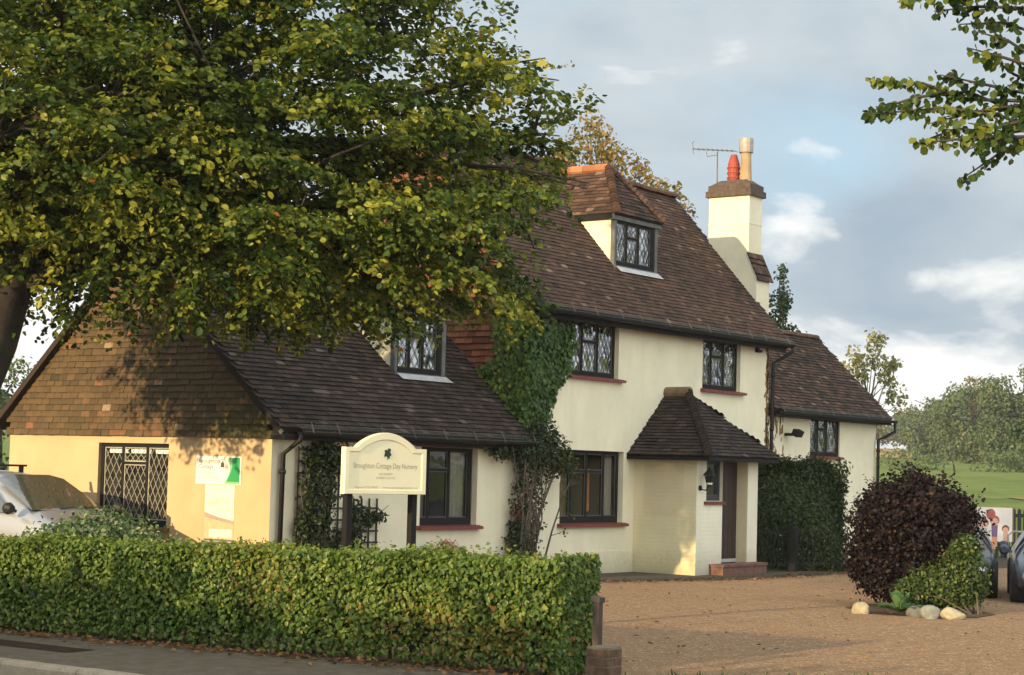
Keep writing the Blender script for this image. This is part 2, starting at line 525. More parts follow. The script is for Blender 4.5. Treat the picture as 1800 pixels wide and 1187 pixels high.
def clump_leaves(rs, n, lobes, shell=0.5, flat=0.3, out=0.7):
    """points and orientations of n leaves spread through ellipsoid lobes (cx,cy,cz,rx,ry,rz)"""
    lob = np.array(lobes, float)
    vol = (lob[:, 3] * lob[:, 4] * lob[:, 5]) ** 0.72
    k = rs.choice(len(lob), n, p=vol / vol.sum())
    d = unit(rs.normal(size=(n, 3)))
    r = (shell ** 3 + (1 - shell ** 3) * rs.rand(n)) ** (1 / 3)
    r *= 1 + 0.10 * rs.normal(size=n)
    p = lob[k, :3] + d * r[:, None] * lob[k, 3:]
    nrm = unit(d * out + rs.normal(size=(n, 3)) * 0.55 + np.array([0, 0, flat]))
    ax = unit(np.cross(nrm, rs.normal(size=(n, 3))) + np.array([0, 0, -0.35]))
    return p, ax, nrm


# ------------------------------------------------------------------ the setting: ground, road, fields
CAMP = np.array([-28.14, -17.69]); FW = np.array([0.808, 0.589]); RT = np.array([0.589, -0.808])
SZ = [(-200, 0), (44, -0.10), (60, 0.92), (110, 1.85), (160, 3.05), (260, 4.7), (400, 8.3), (600, 11.5), (1500, 12)]


def gz(x, y):
    """height of the ground"""
    s = (x - CAMP[0]) * FW[0] + (y - CAMP[1]) * FW[1]
    z = np.interp(s, [a for a, b in SZ], [b for a, b in SZ])
    k = np.clip((np.asarray(x, float) + 8) / 8, 0, 1)
    return np.where(s < 44, -0.08 * k * k * (3 - 2 * k) - 0.02, z)


def sheet(name, poly_fn, s_list, q_list, mat, dz=0.0, kind='structure'):
    """grid in (distance, sideways) coordinates draped on the terrain"""
    vs, fs = [], []
    for s in s_list:
        for q in q_list:
            x, y = CAMP + FW * s + RT * q
            vs.append((x, y, float(gz(x, y)) + dz))
    nq = len(q_list)
    for i in range(len(s_list) - 1):
        for j in range(nq - 1):
            fs.append((i * nq + j, i * nq + j + 1, (i + 1) * nq + j + 1, (i + 1) * nq + j))
    mb = MB(); mb.add(vs, fs)
    return tag(mb.build(name, mat), kind=kind)


def groundmat(name, a, b, c, sc=3.0, bmp=0.4, bs=60, rough=0.95, spots=None, streak=False):
    m, t, p, o = newmat(name)
    f = noise(t, sc, 8, 0.65); g = noise(t, bs, 3, 0.7); h = noise(t, sc * 0.12, 4, 0.6)
    col = t.ramp(f, [(0.3, a), (0.5, b), (0.7, c)])
    col = t.mix(t.ramp(g, [(0.35, (0.45, 0.45, 0.45)), (0.62, (0, 0, 0))]), col, tuple(x * 0.45 for x in a))
    col = t.mix(t.ramp(h, [(0.4, (0, 0, 0)), (0.65, (0.35, 0.35, 0.35))]), col, tuple(x * 0.7 for x in b))
    if spots:
        v = t.n('ShaderNodeTexVoronoi', i_Scale=spots[0]); gg = t.n('ShaderNodeNewGeometry'); t.l(gg.outputs['Position'], v.inputs['Vector'])
        s = t.n('ShaderNodeSeparateColor'); t.l(v.outputs['Color'], s.inputs[0])
        col = t.mix(t.ramp(s.outputs[0], [(spots[2], (0, 0, 0)), (spots[2] + 0.02, (0.8, 0.8, 0.8))], 'CONSTANT'), col, spots[1])
    if streak:
        # worn wheel tracks and damp dark patches across the drive
        gs = t.n('ShaderNodeNewGeometry'); ms = t.n('ShaderNodeMapping'); t.l(gs.outputs['Position'], ms.inputs[0])
        ms.inputs['Rotation'].default_value = (0, 0, .35); ms.inputs['Scale'].default_value = (.28, 1.5, 1)
        sk = noise(t, 1.1, 7, .7, ms.outputs[0])
        col = t.mix(t.ramp(sk, [(.54, (0, 0, 0)), (.74, (.35, .35, .35))]), col, tuple(x * .5 for x in a))
        sk2 = noise(t, 26, 3, .6)
        col = t.mix(t.ramp(sk2, [(.58, (0, 0, 0)), (.72, (.3, .3, .3))]), col, tuple(x * .45 for x in a))
    t.l(col, p.inputs['Base Color'])
    setp(p, Roughness=rough, Specular_IOR_Level=0.15)
    bump(t, p, t.math('ADD', f, g), bmp, 0.02)
    return m


GRAVEL = groundmat('gravel', (0.265, 0.160, 0.086), (0.335, 0.207, 0.114), (0.41, 0.265, 0.152), 7.0, 0.6, 44, spots=(46.0, (0.54, 0.40, 0.27), 0.90), streak=True)
GRASSF = groundmat('meadow_grass', (0.13, 0.175, 0.036), (0.17, 0.22, 0.048), (0.21, 0.245, 0.062), 0.10, 0.3, 1.2)
GRASSD = groundmat('rough_garden_ground', (0.05, 0.055, 0.02), (0.06, 0.06, 0.028), (0.075, 0.06, 0.03), 1.5, 0.4, 20)
STUBBLE = groundmat('stubble', (0.36, 0.22, 0.085), (0.42, 0.265, 0.11), (0.46, 0.30, 0.13), 0.15, 0.2, 2.0)
TARMAC = groundmat('worn_tarmac_path', (0.125, 0.098, 0.068), (0.17, 0.138, 0.10), (0.22, 0.185, 0.14), 6.0, 0.4, 80)
ROADM = groundmat('road_asphalt', (0.10, 0.088, 0.072), (0.12, 0.105, 0.088), (0.14, 0.125, 0.105), 5.0, 0.4, 90)
PATHM = groundmat('mossy_path', (0.070, 0.058, 0.042), (0.095, 0.080, 0.060), (0.12, 0.10, 0.075), 4.0, 0.4, 50)
KERBM = groundmat('kerb_concrete', (0.34, 0.27, 0.20), (0.42, 0.34, 0.25), (0.48, 0.40, 0.30), 7.0, 0.3, 60)
SOIL = groundmat('dark_soil', (0.035, 0.025, 0.017), (0.05, 0.035, 0.022), (0.075, 0.048, 0.028), 9.0, 0.6, 40)

sheet('ground', None, [-60, -20, 0, 10, 15, 20, 24, 26, 28, 30, 32, 34, 36, 38, 40, 43.9], list(np.linspace(-120, 120, 61)), GRASSD, -0.20)
sheet('field', None, [43.9, 48, 52, 56, 60, 70, 80, 95, 110, 135, 160, 210, 260, 330, 400, 480, 600, 1500], list(np.linspace(-900, 900, 41)), GRASSF, -0.012)


def flat(name, poly, mat, z, kind='structure', grid=0.6):
    """polygon sheet at the ground's height plus z"""
    mb = MB()
    x0 = min(p[0] for p in poly); x1 = max(p[0] for p in poly); y0 = min(p[1] for p in poly); y1 = max(p[1] for p in poly)
    import bmesh
    bm = bmesh.new()
    vs = [bm.verts.new((p[0], p[1], 0)) for p in poly]
    bm.faces.new(vs)
    nx = int((x1 - x0) / grid)
    for i in range(1, nx):
        g = bm.verts[:] + bm.edges[:] + bm.faces[:]
        bmesh.ops.bisect_plane(bm, geom=g, plane_co=(x0 + i * grid, 0, 0), plane_no=(1, 0, 0))
    for v in bm.verts:
        v.co.z = float(gz(v.co.x, v.co.y)) + z
    me = bpy.data.meshes.new(name)
    bm.normal_update()
    for f in bm.faces:
        if f.normal.z < 0:
            f.normal_flip()
    bm.to_mesh(me); bm.free()
    return tag(finish(me, name, mat, None, None, None, False), kind=kind)


flat('gravel_drive', [(-15.5, -34), (15.6, -34), (15.6, -4.5), (4.5, -2.5), (0.2, -2.35), (-3.2, -1.5), (-9.4, -0.9), (-9.45, 14), (-17.0, 14), (-16.2, -2), (-15.5, -8)], GRAVEL, 0.004)
flat('path', [(-9.3, -0.02), (-9.3, -0.95), (-3.3, -1.55), (0.0, -2.45), (4.6, -2.6), (14, -4.6), (14, 0.28), (2.4, -0.02), (2.38, -1.3), (0.0, -1.3), (0.0, -0.02)], PATHM, 0.010)
# pavement and road run along Y on the near side of the hedge
flat('pavement', [(-18.03, -40), (-15.4, -40), (-15.4, -9.6), (-16.0, -3.0), (-16.7, 8), (-17.4, 40), (-19.5, 40), (-18.90, 20.3), (-18.02, -6)], TARMAC, 0.005)
mb = MB()
mb.box(-60, -18.0, -80, 80, -0.135, -0.12)
tag(mb.build('road', ROADM), kind='structure')
mb = MB()
ky = -40.0
krs = random.Random(3)
while ky < 20:
    L = 0.915
    xk = lambda y: -18.05 - 0.033 * (y + 5.5) if y > -6 else -18.035
    a, b = xk(ky), xk(ky + L)
    j = krs.uniform(-.004, .004)
    mb.prism([(a - .15 + j, ky + .008, -0.30), (a + j, ky + .008, -0.30), (a + j, ky + .008, 0.004 + j * .5), (a - .105 + j, ky + .008, 0.004 + j * .5), (a - .125 + j, ky + .008, -0.006), (a - .14 + j, ky + .008, -0.03)],
             (b - a, L - .016, 0))
    ky += L
tag(mb.build('kerb', KERBM), kind='structure')
flat('verge_grass_strip', [(-15.5, -10.0), (-13.6, -11.5), (-11.5, -14), (-12.6, -15), (-15.0, -11.5)], GRASSD, 0.008)
flat('flower_bed', [(-9.3, -0.03), (-3.3, -0.03), (-3.3, -0.55), (-9.3, -0.55)], SOIL, 0.014)
flat('relaid_tarmac_patch', [(-17.42, -2.0), (-17.0, -2.0), (-16.97, -5.0), (-17.3, -5.0)], SOIL, 0.009)
# stubble field beyond the hedgerow
mbs = []
sheet('stubble_field', None, [255, 300, 350, 400, 440], [40, 55, 70, 85, 96, 108], STUBBLE, 0.05)
sheet('bare_earth_patch', None, [66, 68, 70], [19, 20, 22, 26], STUBBLE, 0.02)

# ------------------------------------------------------------------ the cottage
house = thing('cottage', 'cream rendered cottage with clay tiled roofs, dormers, porch and tall chimney', 'cottage', (0, 0, 0))


def tiles(mb, o, du, dv, nrm, inside, u0, u1, v0, v1, gauge=0.1, width=0.165, rs=None, lift=0.020, base=0.45, spread=0.22, thick=0.013):
    """courses of separate plain tiles over the plane o + u*du + v*dv (v up the slope)"""
    o, du, dv, nrm = Vector(o), Vector(du).normalized(), Vector(dv).normalized(), Vector(nrm).normalized()
    nrow = int((v1 - v0) / gauge) + 1
    for r in range(nrow):
        v = v0 + r * gauge
        off = (width / 2 if r % 2 else 0) + rs.uniform(-.008, .008)
        wob = rs.uniform(-.004, .004)
        u = u0 + off - width
        while u < u1 + width:
            uc = u + width / 2
            if inside(uc, v + gauge * 0.5):
                t = min(1, max(0, base + rs.gauss(0, spread)))
                if rs.random() < 0.003:
                    t = 0.99
                if rs.random() < 0.03:
                    t = min(1, t + 0.35)
                g = 0.0025
                up = lift + rs.uniform(-.004, .006)
                sk = rs.uniform(-.004, .004)
                tail = o + du * 0 + dv * (v - 0.004 + wob + rs.uniform(-.004, .004))
                a0 = tail + du * (u + g) + nrm * (up + sk)
                a1 = tail + du * (u + width - g) + nrm * (up - sk)
                top = o + dv * (v + gauge * 1.12)
                b0 = top + du * (u + g) + nrm * 0.004
                b1 = top + du * (u + width - g) + nrm * 0.004
                t0 = a0 - nrm * thick; t1 = a1 - nrm * thick
                mb.add([a0, a1, b1, b0, t0, t1], [(0, 1, 2, 3), (4, 5, 1, 0), (4, 0, 3), (5, 2, 1)], 0, t)
            u += width


def slope_part(name, pts, mat, parent, inside, du, dv, o, ur, vr, seed, gauge=0.1, base=0.45, spread=0.22, under=0.05, width=0.165, lift=0.02):
    """tiled slope: the tiles plus a solid slab under them, one mesh"""
    mb = MB()
    nrm = Vector(du).cross(Vector(dv)).normalized()
    tiles(mb, o, du, dv, nrm, inside, ur[0], ur[1], vr[0], vr[1], gauge, width, random.Random(seed), lift, base, spread)
    mb.prism([Vector(p) - nrm * 0.003 for p in pts], -nrm * under, 0, 0.15)
    return mb.build(name, mat, parent)


# --- walls -------------------------------------------------------
OPEN = set()
def wall_y(mb, y, x0, x1, z0, z1, holes, depth=0.11, thick=0.3, mi=0, face=-1):
    """wall face at plane Y=y looking along -Y, with rectangular openings and their reveals"""
    xs = sorted({x0, x1, *[h[0] for h in holes], *[h[1] for h in holes]})
    zs = sorted({z0, z1, *[h[2] for h in holes], *[h[3] for h in holes]})
    for i in range(len(xs) - 1):
        for j in range(len(zs) - 1):
            cx, cz = (xs[i] + xs[i + 1]) / 2, (zs[j] + zs[j + 1]) / 2
            if any(h[0] < cx < h[1] and h[2] < cz < h[3] for h in holes):
                continue
            mb.add([(xs[i], y, zs[j]), (xs[i + 1], y, zs[j]), (xs[i + 1], y, zs[j + 1]), (xs[i], y, zs[j + 1])], [(0, 1, 2, 3)], mi)
    for a, b, c, d in holes:
        e = y + depth
        mb.add([(a, y, c), (a, e, c), (a, e, d), (a, y, d)], [(0, 1, 2, 3)], mi)
        mb.add([(b, y, c), (b, y, d), (b, e, d), (b, e, c)], [(0, 1, 2, 3)], mi)
        mb.add([(a, y, d), (a, e, d), (b, e, d), (b, y, d)], [(0, 1, 2, 3)], mi)
        mb.add([(a, y, c), (b, y, c), (b, e, c), (a, e, c)], [(0, 1, 2, 3)], mi)
        if (a, b) not in OPEN:
            mb.add([(a, e, c), (b, e, c), (b, e, d), (a, e, d)], [(0, 1, 2, 3)], mi)


def wall_x(mb, x, y0, y1, z0, z1, holes, depth=0.14, mi=0):
    """wall face at plane X=x looking along -X"""
    ys = sorted({y0, y1, *[h[0] for h in holes], *[h[1] for h in holes]})
    zs = sorted({z0, z1, *[h[2] for h in holes], *[h[3] for h in holes]})
    for i in range(len(ys) - 1):
        for j in range(len(zs) - 1):
            cy, cz = (ys[i] + ys[i + 1]) / 2, (zs[j] + zs[j + 1]) / 2
            if any(h[0] < cy < h[1] and h[2] < cz < h[3] for h in holes):
                continue
            mb.add([(x, ys[i + 1], zs[j]), (x, ys[i], zs[j]), (x, ys[i], zs[j + 1]), (x, ys[i + 1], zs[j + 1])], [(0, 1, 2, 3)], mi)
    for a, b, c, d in holes:
        e = x + depth
        mb.add([(x, a, c), (x, a, d), (e, a, d), (e, a, c)], [(0, 1, 2, 3)], mi)
        mb.add([(x, b, c), (e, b, c), (e, b, d), (x, b, d)], [(0, 1, 2, 3)], mi)
        mb.add([(x, a, d), (x, b, d), (e, b, d), (e, a, d)], [(0, 1, 2, 3)], mi)
        mb.add([(x, a, c), (e, a, c), (e, b, c), (x, b, c)], [(0, 1, 2, 3)], mi)
        mb.add([(e, a, c), (e, a, d), (e, b, d), (e, b, c)], [(0, 1, 2, 3)], mi)


XW, XM, XE = -9.5, -3.45, 5.10      # west gable of the wing, west gable of the main house, its east end
D_ = 5.0
W1 = (-6.17, -4.72, 0.80, 2.02)
W2 = (-2.36, -0.36, 0.80, 2.07)
U1 = (-2.16, -0.60, 3.37, 4.36)
U2 = (2.40, 3.90, 3.36, 4.35)
G1 = (2.06, 3.58, 0.72, 1.95)
OPEN |= {W1[:2], W2[:2]}
A1 = (7.60, 9.05, 2.17, 3.02)

mb = MB()
wall_y(mb, 0.0, XM, XE, -0.3, 4.62, [W2, U1, U2])
mb.add([(XE, 0, -.3), (XE, D_, -.3), (XE, D_, 4.6), (XE, D_ / 2, 7.5), (XE, 0, 4.6)], [(0, 1, 2, 3, 4)])
mb.add([(XM, 0, -.3), (XM, 0, 4.6), (XM, D_ / 2, 7.5), (XM, D_, 4.6), (XM, D_, -.3)], [(0, 1, 2, 3, 4)])
mb.add([(XM, D_, -.3), (XM, D_, 4.6), (XE, D_, 4.6), (XE, D_, -.3)], [(0, 1, 2, 3)])
mb.box(XM + .0, -0.02, -0.022, 0.004, -0.3, 0.30)       # plinth
mb.build('wall', CREAM, house)
mb = MB()
wall_y(mb, 0.0, XW + .003, XM, -0.3, 2.35, [W1])
mb.build('wall', CREAM, house)
mb = MB()
mb.add([(XW, 5.66, -.3), (XM, 5.66, -.3), (XM, 5.66, 2.3), (XW, 5.66, 2.3)], [(0, 1, 2, 3)])
mb.build('wall', CREAM, house)
mb = MB()
wall_x(mb, XW, -0.0, 5.66, -0.3, 2.12, [G1])
mb.add([(XW + .02, 5.66, 2.1), (XW + .02, 0, 2.1), (XW + .02, 2.83, 5.0)], [(0, 1, 2)])
tag(mb.build('wall', YELLOW, house), 'sunlit warm cream gable wall')
mb = MB()
wall_y(mb, 0.3, XE + .003, 10.94, -0.4, 3.15, [A1], depth=0.1)
mb.add([(10.94, 0.3, -.4), (10.94, 3.7, -.4), (10.94, 3.7, 3.1), (10.94, 2.0, 4.85), (10.94, 0.3, 3.1)], [(0, 1, 2, 3, 4)])
mb.add([(XE + .01, 3.7, -.4), (10.94, 3.7, -.4), (10.94, 3.7, 3.1), (XE + .01, 3.7, 3.1)], [(3, 2, 1, 0)])
mb.build('wall', CREAM, house)

# --- roofs ------------------------------------------------------
mM = 1.125
nM = math.hypot(1, mM)
eY, eZ = -0.34, 4.46


def main_z(y):
    return eZ + (y - eY) * mM


RY = 2.5
x0r, x1r = -3.62, 5.36
RL = (RY - eY) * nM
slope_part('roof', [(x0r, eY, eZ), (x1r, eY, eZ), (x1r, RY, main_z(RY)), (x0r, RY, main_z(RY))], TILE_MAIN, house,
           lambda u, v: 0.05 < u < x1r - x0r - .05 and 0 <= v < RL, (1, 0, 0), (0, 1, mM), (x0r, eY, eZ), (0, x1r - x0r), (0, RL), 11, 0.098, 0.48, 0.11, 0.09)
mb = MB()
mb.prism([(x0r, 2 * RY - eY, eZ), (x0r, RY, main_z(RY)), (x1r, RY, main_z(RY)), (x1r, 2 * RY - eY, eZ)], (0, 0.06, -0.08), 0, .4)
mb.build('roof', TILE_MAIN, house)
mb = MB()
rr = random.Random(5)
x = x0r
while x < x1r - .1:       # ridge tiles
    L = 0.3
    pts = [(RY + math.cos(a) * .12, main_z(RY) + .0 + math.sin(a) * .09) for a in np.linspace(-.2, math.pi + .2, 7)]
    z_ = rr.uniform(-.008, .008)
    mb.prism([(x + .004, p, q + z_) for p, q in pts], (L - .008, 0, rr.uniform(-.006, .006)), 0, rr.uniform(.45, .85))
    x += L
mb.build('ridge', TILE_MAIN, house)

# wing
mW = 0.905
nW = math.hypot(1, mW)
wY, wZ = -0.30, 2.20
WRY = 2.83
wtop = wZ + (WRY - wY) * mW
WL = (WRY - wY) * nW
xa, xb = -9.66, XM - .002
slope_part('roof', [(xa, wY, wZ), (xb, wY, wZ), (xb, WRY, wtop), (xa, WRY, wtop)], TILE_WING, house,
           lambda u, v: 0.05 < u < xb - xa - .02 and 0 <= v < WL, (1, 0, 0), (0, 1, mW), (xa, wY, wZ), (0, xb - xa), (0, WL), 12, 0.100, 0.48, 0.20, 0.09, lift=0.026)
mb = MB()
mb.prism([(xb, 2 * WRY - wY, wZ), (xa, 2 * WRY - wY, wZ), (xa, WRY, wtop), (xb, WRY, wtop)], (0, -.05, -.07), 0, .5)
mb.build('roof', TILE_WING, house)
# tile-hung gables
ghalf = WRY


def gin(u, v):
    y = u; z = 2.06 + v
    lim = wZ + (WRY - abs(y - WRY) - wY) * mW - 0.10
    return -0.02 < y < 5.68 and z < lim and z < wtop - .1


mb = MB()
rs_ = random.Random(21)
tiles(mb, (XW - .035, 0, 2.06), (0, -1, 0), (0, 0, 1), (-1, 0, 0), lambda u, v: gin(-u, v), -5.7, 0.02, 0, 3.0, 0.094, 0.185, rs_, 0.030, 0.50, 0.14, 0.016)
mb.prism([(XW - .03, 5.66, 2.09), (XW - .03, 0.0, 2.09), (XW - .03, WRY, wtop - .12)], (.03, 0, 0), 0, .1)
mb.build('tile_hanging', TILE_HUNG, house)
mb = MB()
tiles(mb, (XM - .03, 0, 2.3), (0, -1, 0), (0, 0, 1), (-1, 0, 0), lambda u, v: 0.02 < -u < 4.98 and 2.3 + v < main_z(min(-u, 5 + u)) - .12, -5.0, 0.0, 0, 5.4, 0.11, 0.185, rs_, 0.034, 0.5, 0.22, 0.016)
mb.build('tile_hanging', TILE_RED, house)
# verge boards of the wing gable and soffit of the main eaves
mb = MB()
for sgn in (-1, 1):
    a = (xa + .02, WRY + sgn * (WRY - wY + .02), wZ - .075); b = (xa + .02, WRY, wtop - .06)
    mb = MB(); mb.bar(a, b, 0.03, 0.055); mb.build('verge_board', GREYW, house)
mb = MB()
mb.box(x0r + .05, x1r - .05, eY + .02, 0.0, eZ - .14, eZ - .085)
mb.box(x0r + .05, x1r - .05, eY + .06, eY + .085, eZ - .20, eZ - .06)
mb.box(xa + .1, xb, wY + .02, 0.0, wZ - .16, wZ - .10)
mb.box(XE + .3, 11.1, -.02, 0.3, 2.95, 3.0)
mb.build('soffit', BLACKW, house)
mb = MB()
mb.box(-6.32, -4.60, -0.03, 0.02, 2.022, 2.10)
mb.build('lintel', BROWNWOOD, house)

# annex roof
mA = 0.985
nA = math.hypot(1, mA)
aY, aZ = -0.02, 3.10
ARY = 1.93
atop = aZ + (ARY - aY) * mA
AL = (ARY - aY) * nA
ax0, ax1 = XE + .26, 11.16
slope_part('roof', [(ax0, aY, aZ), (ax1, aY, aZ), (ax1, ARY, atop), (ax0, ARY, atop)], TILE_MAIN, house,
           lambda u, v: 0.0 < u < ax1 - ax0 - .03 and 0 <= v < AL, (1, 0, 0), (0, 1, mA), (ax0, aY, aZ), (0, ax1 - ax0), (0, AL), 15, 0.098, 0.42, 0.22, 0.09, lift=.026)
mb = MB()
mb.prism([(ax0, 2 * ARY - aY, aZ), (ax0, ARY, atop), (ax1, ARY, atop), (ax1, 2 * ARY - aY, aZ)], (0, 0.05, -0.08), 0, .4)
x = ax0
while x < ax1 - .1:
    pts = [(ARY + math.cos(a) * .11, atop - .02 + math.sin(a) * .08) for a in np.linspace(-.2, math.pi + .2, 7)]
    mb.prism([(x + .004, p, q) for p, q in pts], (.29, 0, rr.uniform(-.006, .006)), 0, rr.uniform(.5, .95))
    x += .3
mb.build('ridge', TILE_MAIN, house)


# --- gutters, guards, pipes ------------------------------------
def gutter(x0, x1, y, z, seed, top_dz=0.16):
    mb = MB()
    pts = [(y + math.cos(a) * .062, z + math.sin(a) * .062) for a in np.linspace(math.pi, 2 * math.pi, 8)]
    pts += [(y + .05, z + .004), (y, z - .045), (y - .05, z + .004)]
    mb.prism([(x0, p, q) for p, q in pts], (x1 - x0, 0, 0))
    g = mb.build('gutter', BLACKP, house)
    # mesh guard strip standing above the gutter, with its clips
    mb = MB(); r = random.Random(seed)
    sag = 0
    n = int((x1 - x0) / .06)
    ya, za, yb, zb = y - .055, z + .012, y + .05, z + .105
    for i in range(n):
        x = x0 + (i + .5) * (x1 - x0) / n
        mb.bar((x, ya, za), (x + .03, yb, zb), .003, .003, 0)
    for a, b in ((ya, za), (yb, zb), ((ya + yb) / 2, (za + zb) / 2)):
        mb.bar((x0, a, b), (x1, a, b), .005, .005, 0)
    m = int((x1 - x0) / .78)
    for i in range(m + 1):
        x = x0 + .12 + i * .78 + r.uniform(-.12, .12)
        if x < x1:
            mb.bar((x, ya - .008, za - .03), (x + r.uniform(-.02, .02), yb - .03, zb + .04), .014, .008, 0)
    mb.build('gutter_guard', WIRE, g)


gutter(x0r - .02, x1r + .06, eY - .045, eZ - .055, 1)
gutter(xa + .35, xb - .02, wY - .045, wZ - .05, 2)
gutter(ax0 + .2, ax1 + .06, aY - .045, aZ - .05, 3)


def pipe(pts, name='downpipe', r=.036):
    mb = MB(); mb.tube(pts, r, 10)
    for i in range(len(pts) - 1):
        a, b = Vector(pts[i]), Vector(pts[i + 1])
        if (b - a).length > 1.2:
            d = (b - a).normalized()
            k = 0.25
            while k < (b - a).length:
                c = a + d * k
                mb.tube([c - d * .03, c + d * .03], r + .012, 10)
                k += 1.1
    mb.build(name, BLACKP, house, True)


pipe([(5.38, eY - .05, eZ - .09), (5.38, eY - .05, eZ - .20), (5.28, -.2, eZ - .34), (5.13, -.085, eZ - .45), (5.10, -.085, 2.3), (5.08, -.085, -.1)])
pipe([(11.17, aY - .05, aZ - .09), (11.17, aY - .05, aZ - .30), (11.05, .1, aZ - .42), (10.89, .21, aZ - .50), (10.86, .21, -.1)])
pipe([(-9.30, wY - .05, wZ - .08), (-9.30, wY - .05, wZ - .16), (-9.34, -.07, wZ - .36), (-9.36, -.07, -.1)])


# --- windows ----------------------------------------------------
def window_y(parent, name, x0, x1, z0, z1, y, lights, transom, glass, leaded=True, sill=True, seed=0, fw=.055, frame=BLACKW, dz=0.22, dx=.125, tilt=.035, bot=.085, came=LEADCAME, pane_parent=None):
    """casement in a plane Y=y (front face), lights = list of x fractions of the mullions"""
    r = random.Random(seed)
    mb = MB()
    d = .07
    mb.box(x0, x0 + fw, y, y + d, z0, z1); mb.box(x1 - fw, x1, y, y + d, z0, z1)
    mb.box(x0 + fw, x1 - fw, y, y + d, z1 - fw, z1); mb.box(x0 + fw, x1 - fw, y - .004, y + d, z0, z0 + bot)
    cuts = [x0 + fw]
    for f in lights:
        xm = x0 + f * (x1 - x0)
        mb.box(xm - .024, xm + .024, y + .004, y + d, z0 + bot, z1 - fw)
        cuts += [xm - .024, xm + .024]
    cuts.append(x1 - fw)
    panes = []
    for i in range(0, len(cuts), 2):
        a, b = cuts[i], cuts[i + 1]
        k = i // 2
        # slim casement frame within each light
        za, zb = z0 + bot, z1 - fw
        if transom.get(k):
            zt = za + transom[k] * (zb - za)
            mb.box(a, b, y + .006, y + d, zt - .02, zt + .02)
            panes += [(a, b, za, zt - .02), (a, b, zt + .02, zb)]
        else:
            panes.append((a, b, za, zb))
    fr = mb.build(name, frame, parent)
    for a, b, c, e in panes:
        mb = MB()
        yg = y + .035
        if leaded:
            # separate diamond quarrels, each bedded at its own slight angle
            nx = max(2, round((b - a) / dx)); nz = max(2, round((e - c) / dz))
            hx, hz = (b - a) / nx, (e - c) / nz
            for i in range(-1, nx + 1):
                for j in range(0, 2 * nz + 1):
                    cx = a + (i + (0.5 if j % 2 == 0 else 1.0)) * hx
                    cz = c + j * hz / 2
                    poly = [(cx, cz - hz / 2), (cx + hx / 2, cz), (cx, cz + hz / 2), (cx - hx / 2, cz)]
                    poly = clip(poly, a, b, c, e)
                    if len(poly) < 3:
                        continue
                    ta, tb = r.gauss(0, tilt), r.gauss(0, tilt)
                    mb.add([(p, yg + (p - cx) * ta + (q - cz) * tb, q) for p, q in poly], [tuple(range(len(poly)))], 0, r.random())
            for s in (1, -1):
                for k in range(-nz - 2, nx + nz + 2):
                    # lead lines of slope hz/hx
                    p0 = (a + k * hx, c); p1 = (a + k * hx + s * (e - c) / hz * hx, e)
                    sg = clipseg(p0, p1, a, b, c, e)
                    if sg:
                        (xa_, za_), (xb_, zb_) = sg
                        mb.bar((xa_, yg - .014, za_), (xb_, yg - .014, zb_), .0065, .007, 1, up=(0, 1, 0))
        else:
            mb.add([(a, yg, c), (b, yg, c), (b, yg, e), (a, yg, e)], [(0, 1, 2, 3)], 0, r.random())
        # thin inner sash edge
        for q in ((a, b, c, c + .016), (a, b, e - .016, e)):
            mb.box(q[0], q[1], y + .018, y + .034, q[2], q[3], 1)
        for q in ((a, a + .014), (b - .014, b)):
            mb.box(q[0], q[1], y + .019, y + .034, c + .016, e - .016, 1)
        mb.build('pane', [glass, came], pane_parent or fr)
    return fr


def clip(poly, a, b, c, e):
    def cut(P, f, inter):
        o = []
        for i in range(len(P)):
            p, q = P[i - 1], P[i]
            if f(q):
                if not f(p):
                    o.append(inter(p, q))
                o.append(q)
            elif f(p):
                o.append(inter(p, q))
        return o
    lx = lambda k: (lambda p, q: (k, p[1] + (q[1] - p[1]) * (k - p[0]) / (q[0] - p[0])))
    lz = lambda k: (lambda p, q: (p[0] + (q[0] - p[0]) * (k - p[1]) / (q[1] - p[1]), k))
    for f, g in ((lambda p: p[0] >= a - 1e-9, lx(a)), (lambda p: p[0] <= b + 1e-9, lx(b)), (lambda p: p[1] >= c - 1e-9, lz(c)), (lambda p: p[1] <= e + 1e-9, lz(e))):
        if poly:
            poly = cut(poly, f, g)
    # drop slivers
    A = sum(poly[i - 1][0] * poly[i][1] - poly[i][0] * poly[i - 1][1] for i in range(len(poly))) if poly else 0
    return poly if abs(A) > 1e-5 else []


def clipseg(p, q, a, b, c, e):
    t0, t1 = 0.0, 1.0
    dx_, dz_ = q[0] - p[0], q[1] - p[1]
    for P, Q in ((-dx_, p[0] - a), (dx_, b - p[0]), (-dz_, p[1] - c), (dz_, e - p[1])):
        if abs(P) < 1e-12:
            if Q < 0:
                return None
            continue
        t = Q / P
        if P < 0:
            t0 = max(t0, t)
        else:
            t1 = min(t1, t)
    if t1 - t0 < 1e-4:
        return None
    return (p[0] + dx_ * t0, p[1] + dz_ * t0), (p[0] + dx_ * t1, p[1] + dz_ * t1)


def sill_y(parent, x0, x1, y, z, over=.07, proj=.10, h=.065):
    mb = MB()
    mb.prism([(x0 - over, y + .02, z - h), (x0 - over, y - proj, z - h), (x0 - over, y - proj, z - .02), (x0 - over, y + .02, z + .004)], (x1 - x0 + 2 * over, 0, 0))
    mb.build('sill', REDSILL, parent)


ROOMW = plain('dim_room_wall', (.30, .26, .20), .9, var=.1)
CURT = plain('brown_curtain', (.16, .105, .065), .9, var=.2, scale=12)
NETC = plain('grey_net_curtain', (.26, .24, .20), .9, var=.12, scale=14)
ORANGEGLOW = plain('orange_glow_strip', (.55, .22, .07), .9)
BOOKS = [plain('shelf_blue', (.05, .07, .12), .7), plain('shelf_pale', (.30, .27, .22), .7), plain('shelf_wood', (.10, .06, .035), .7)]


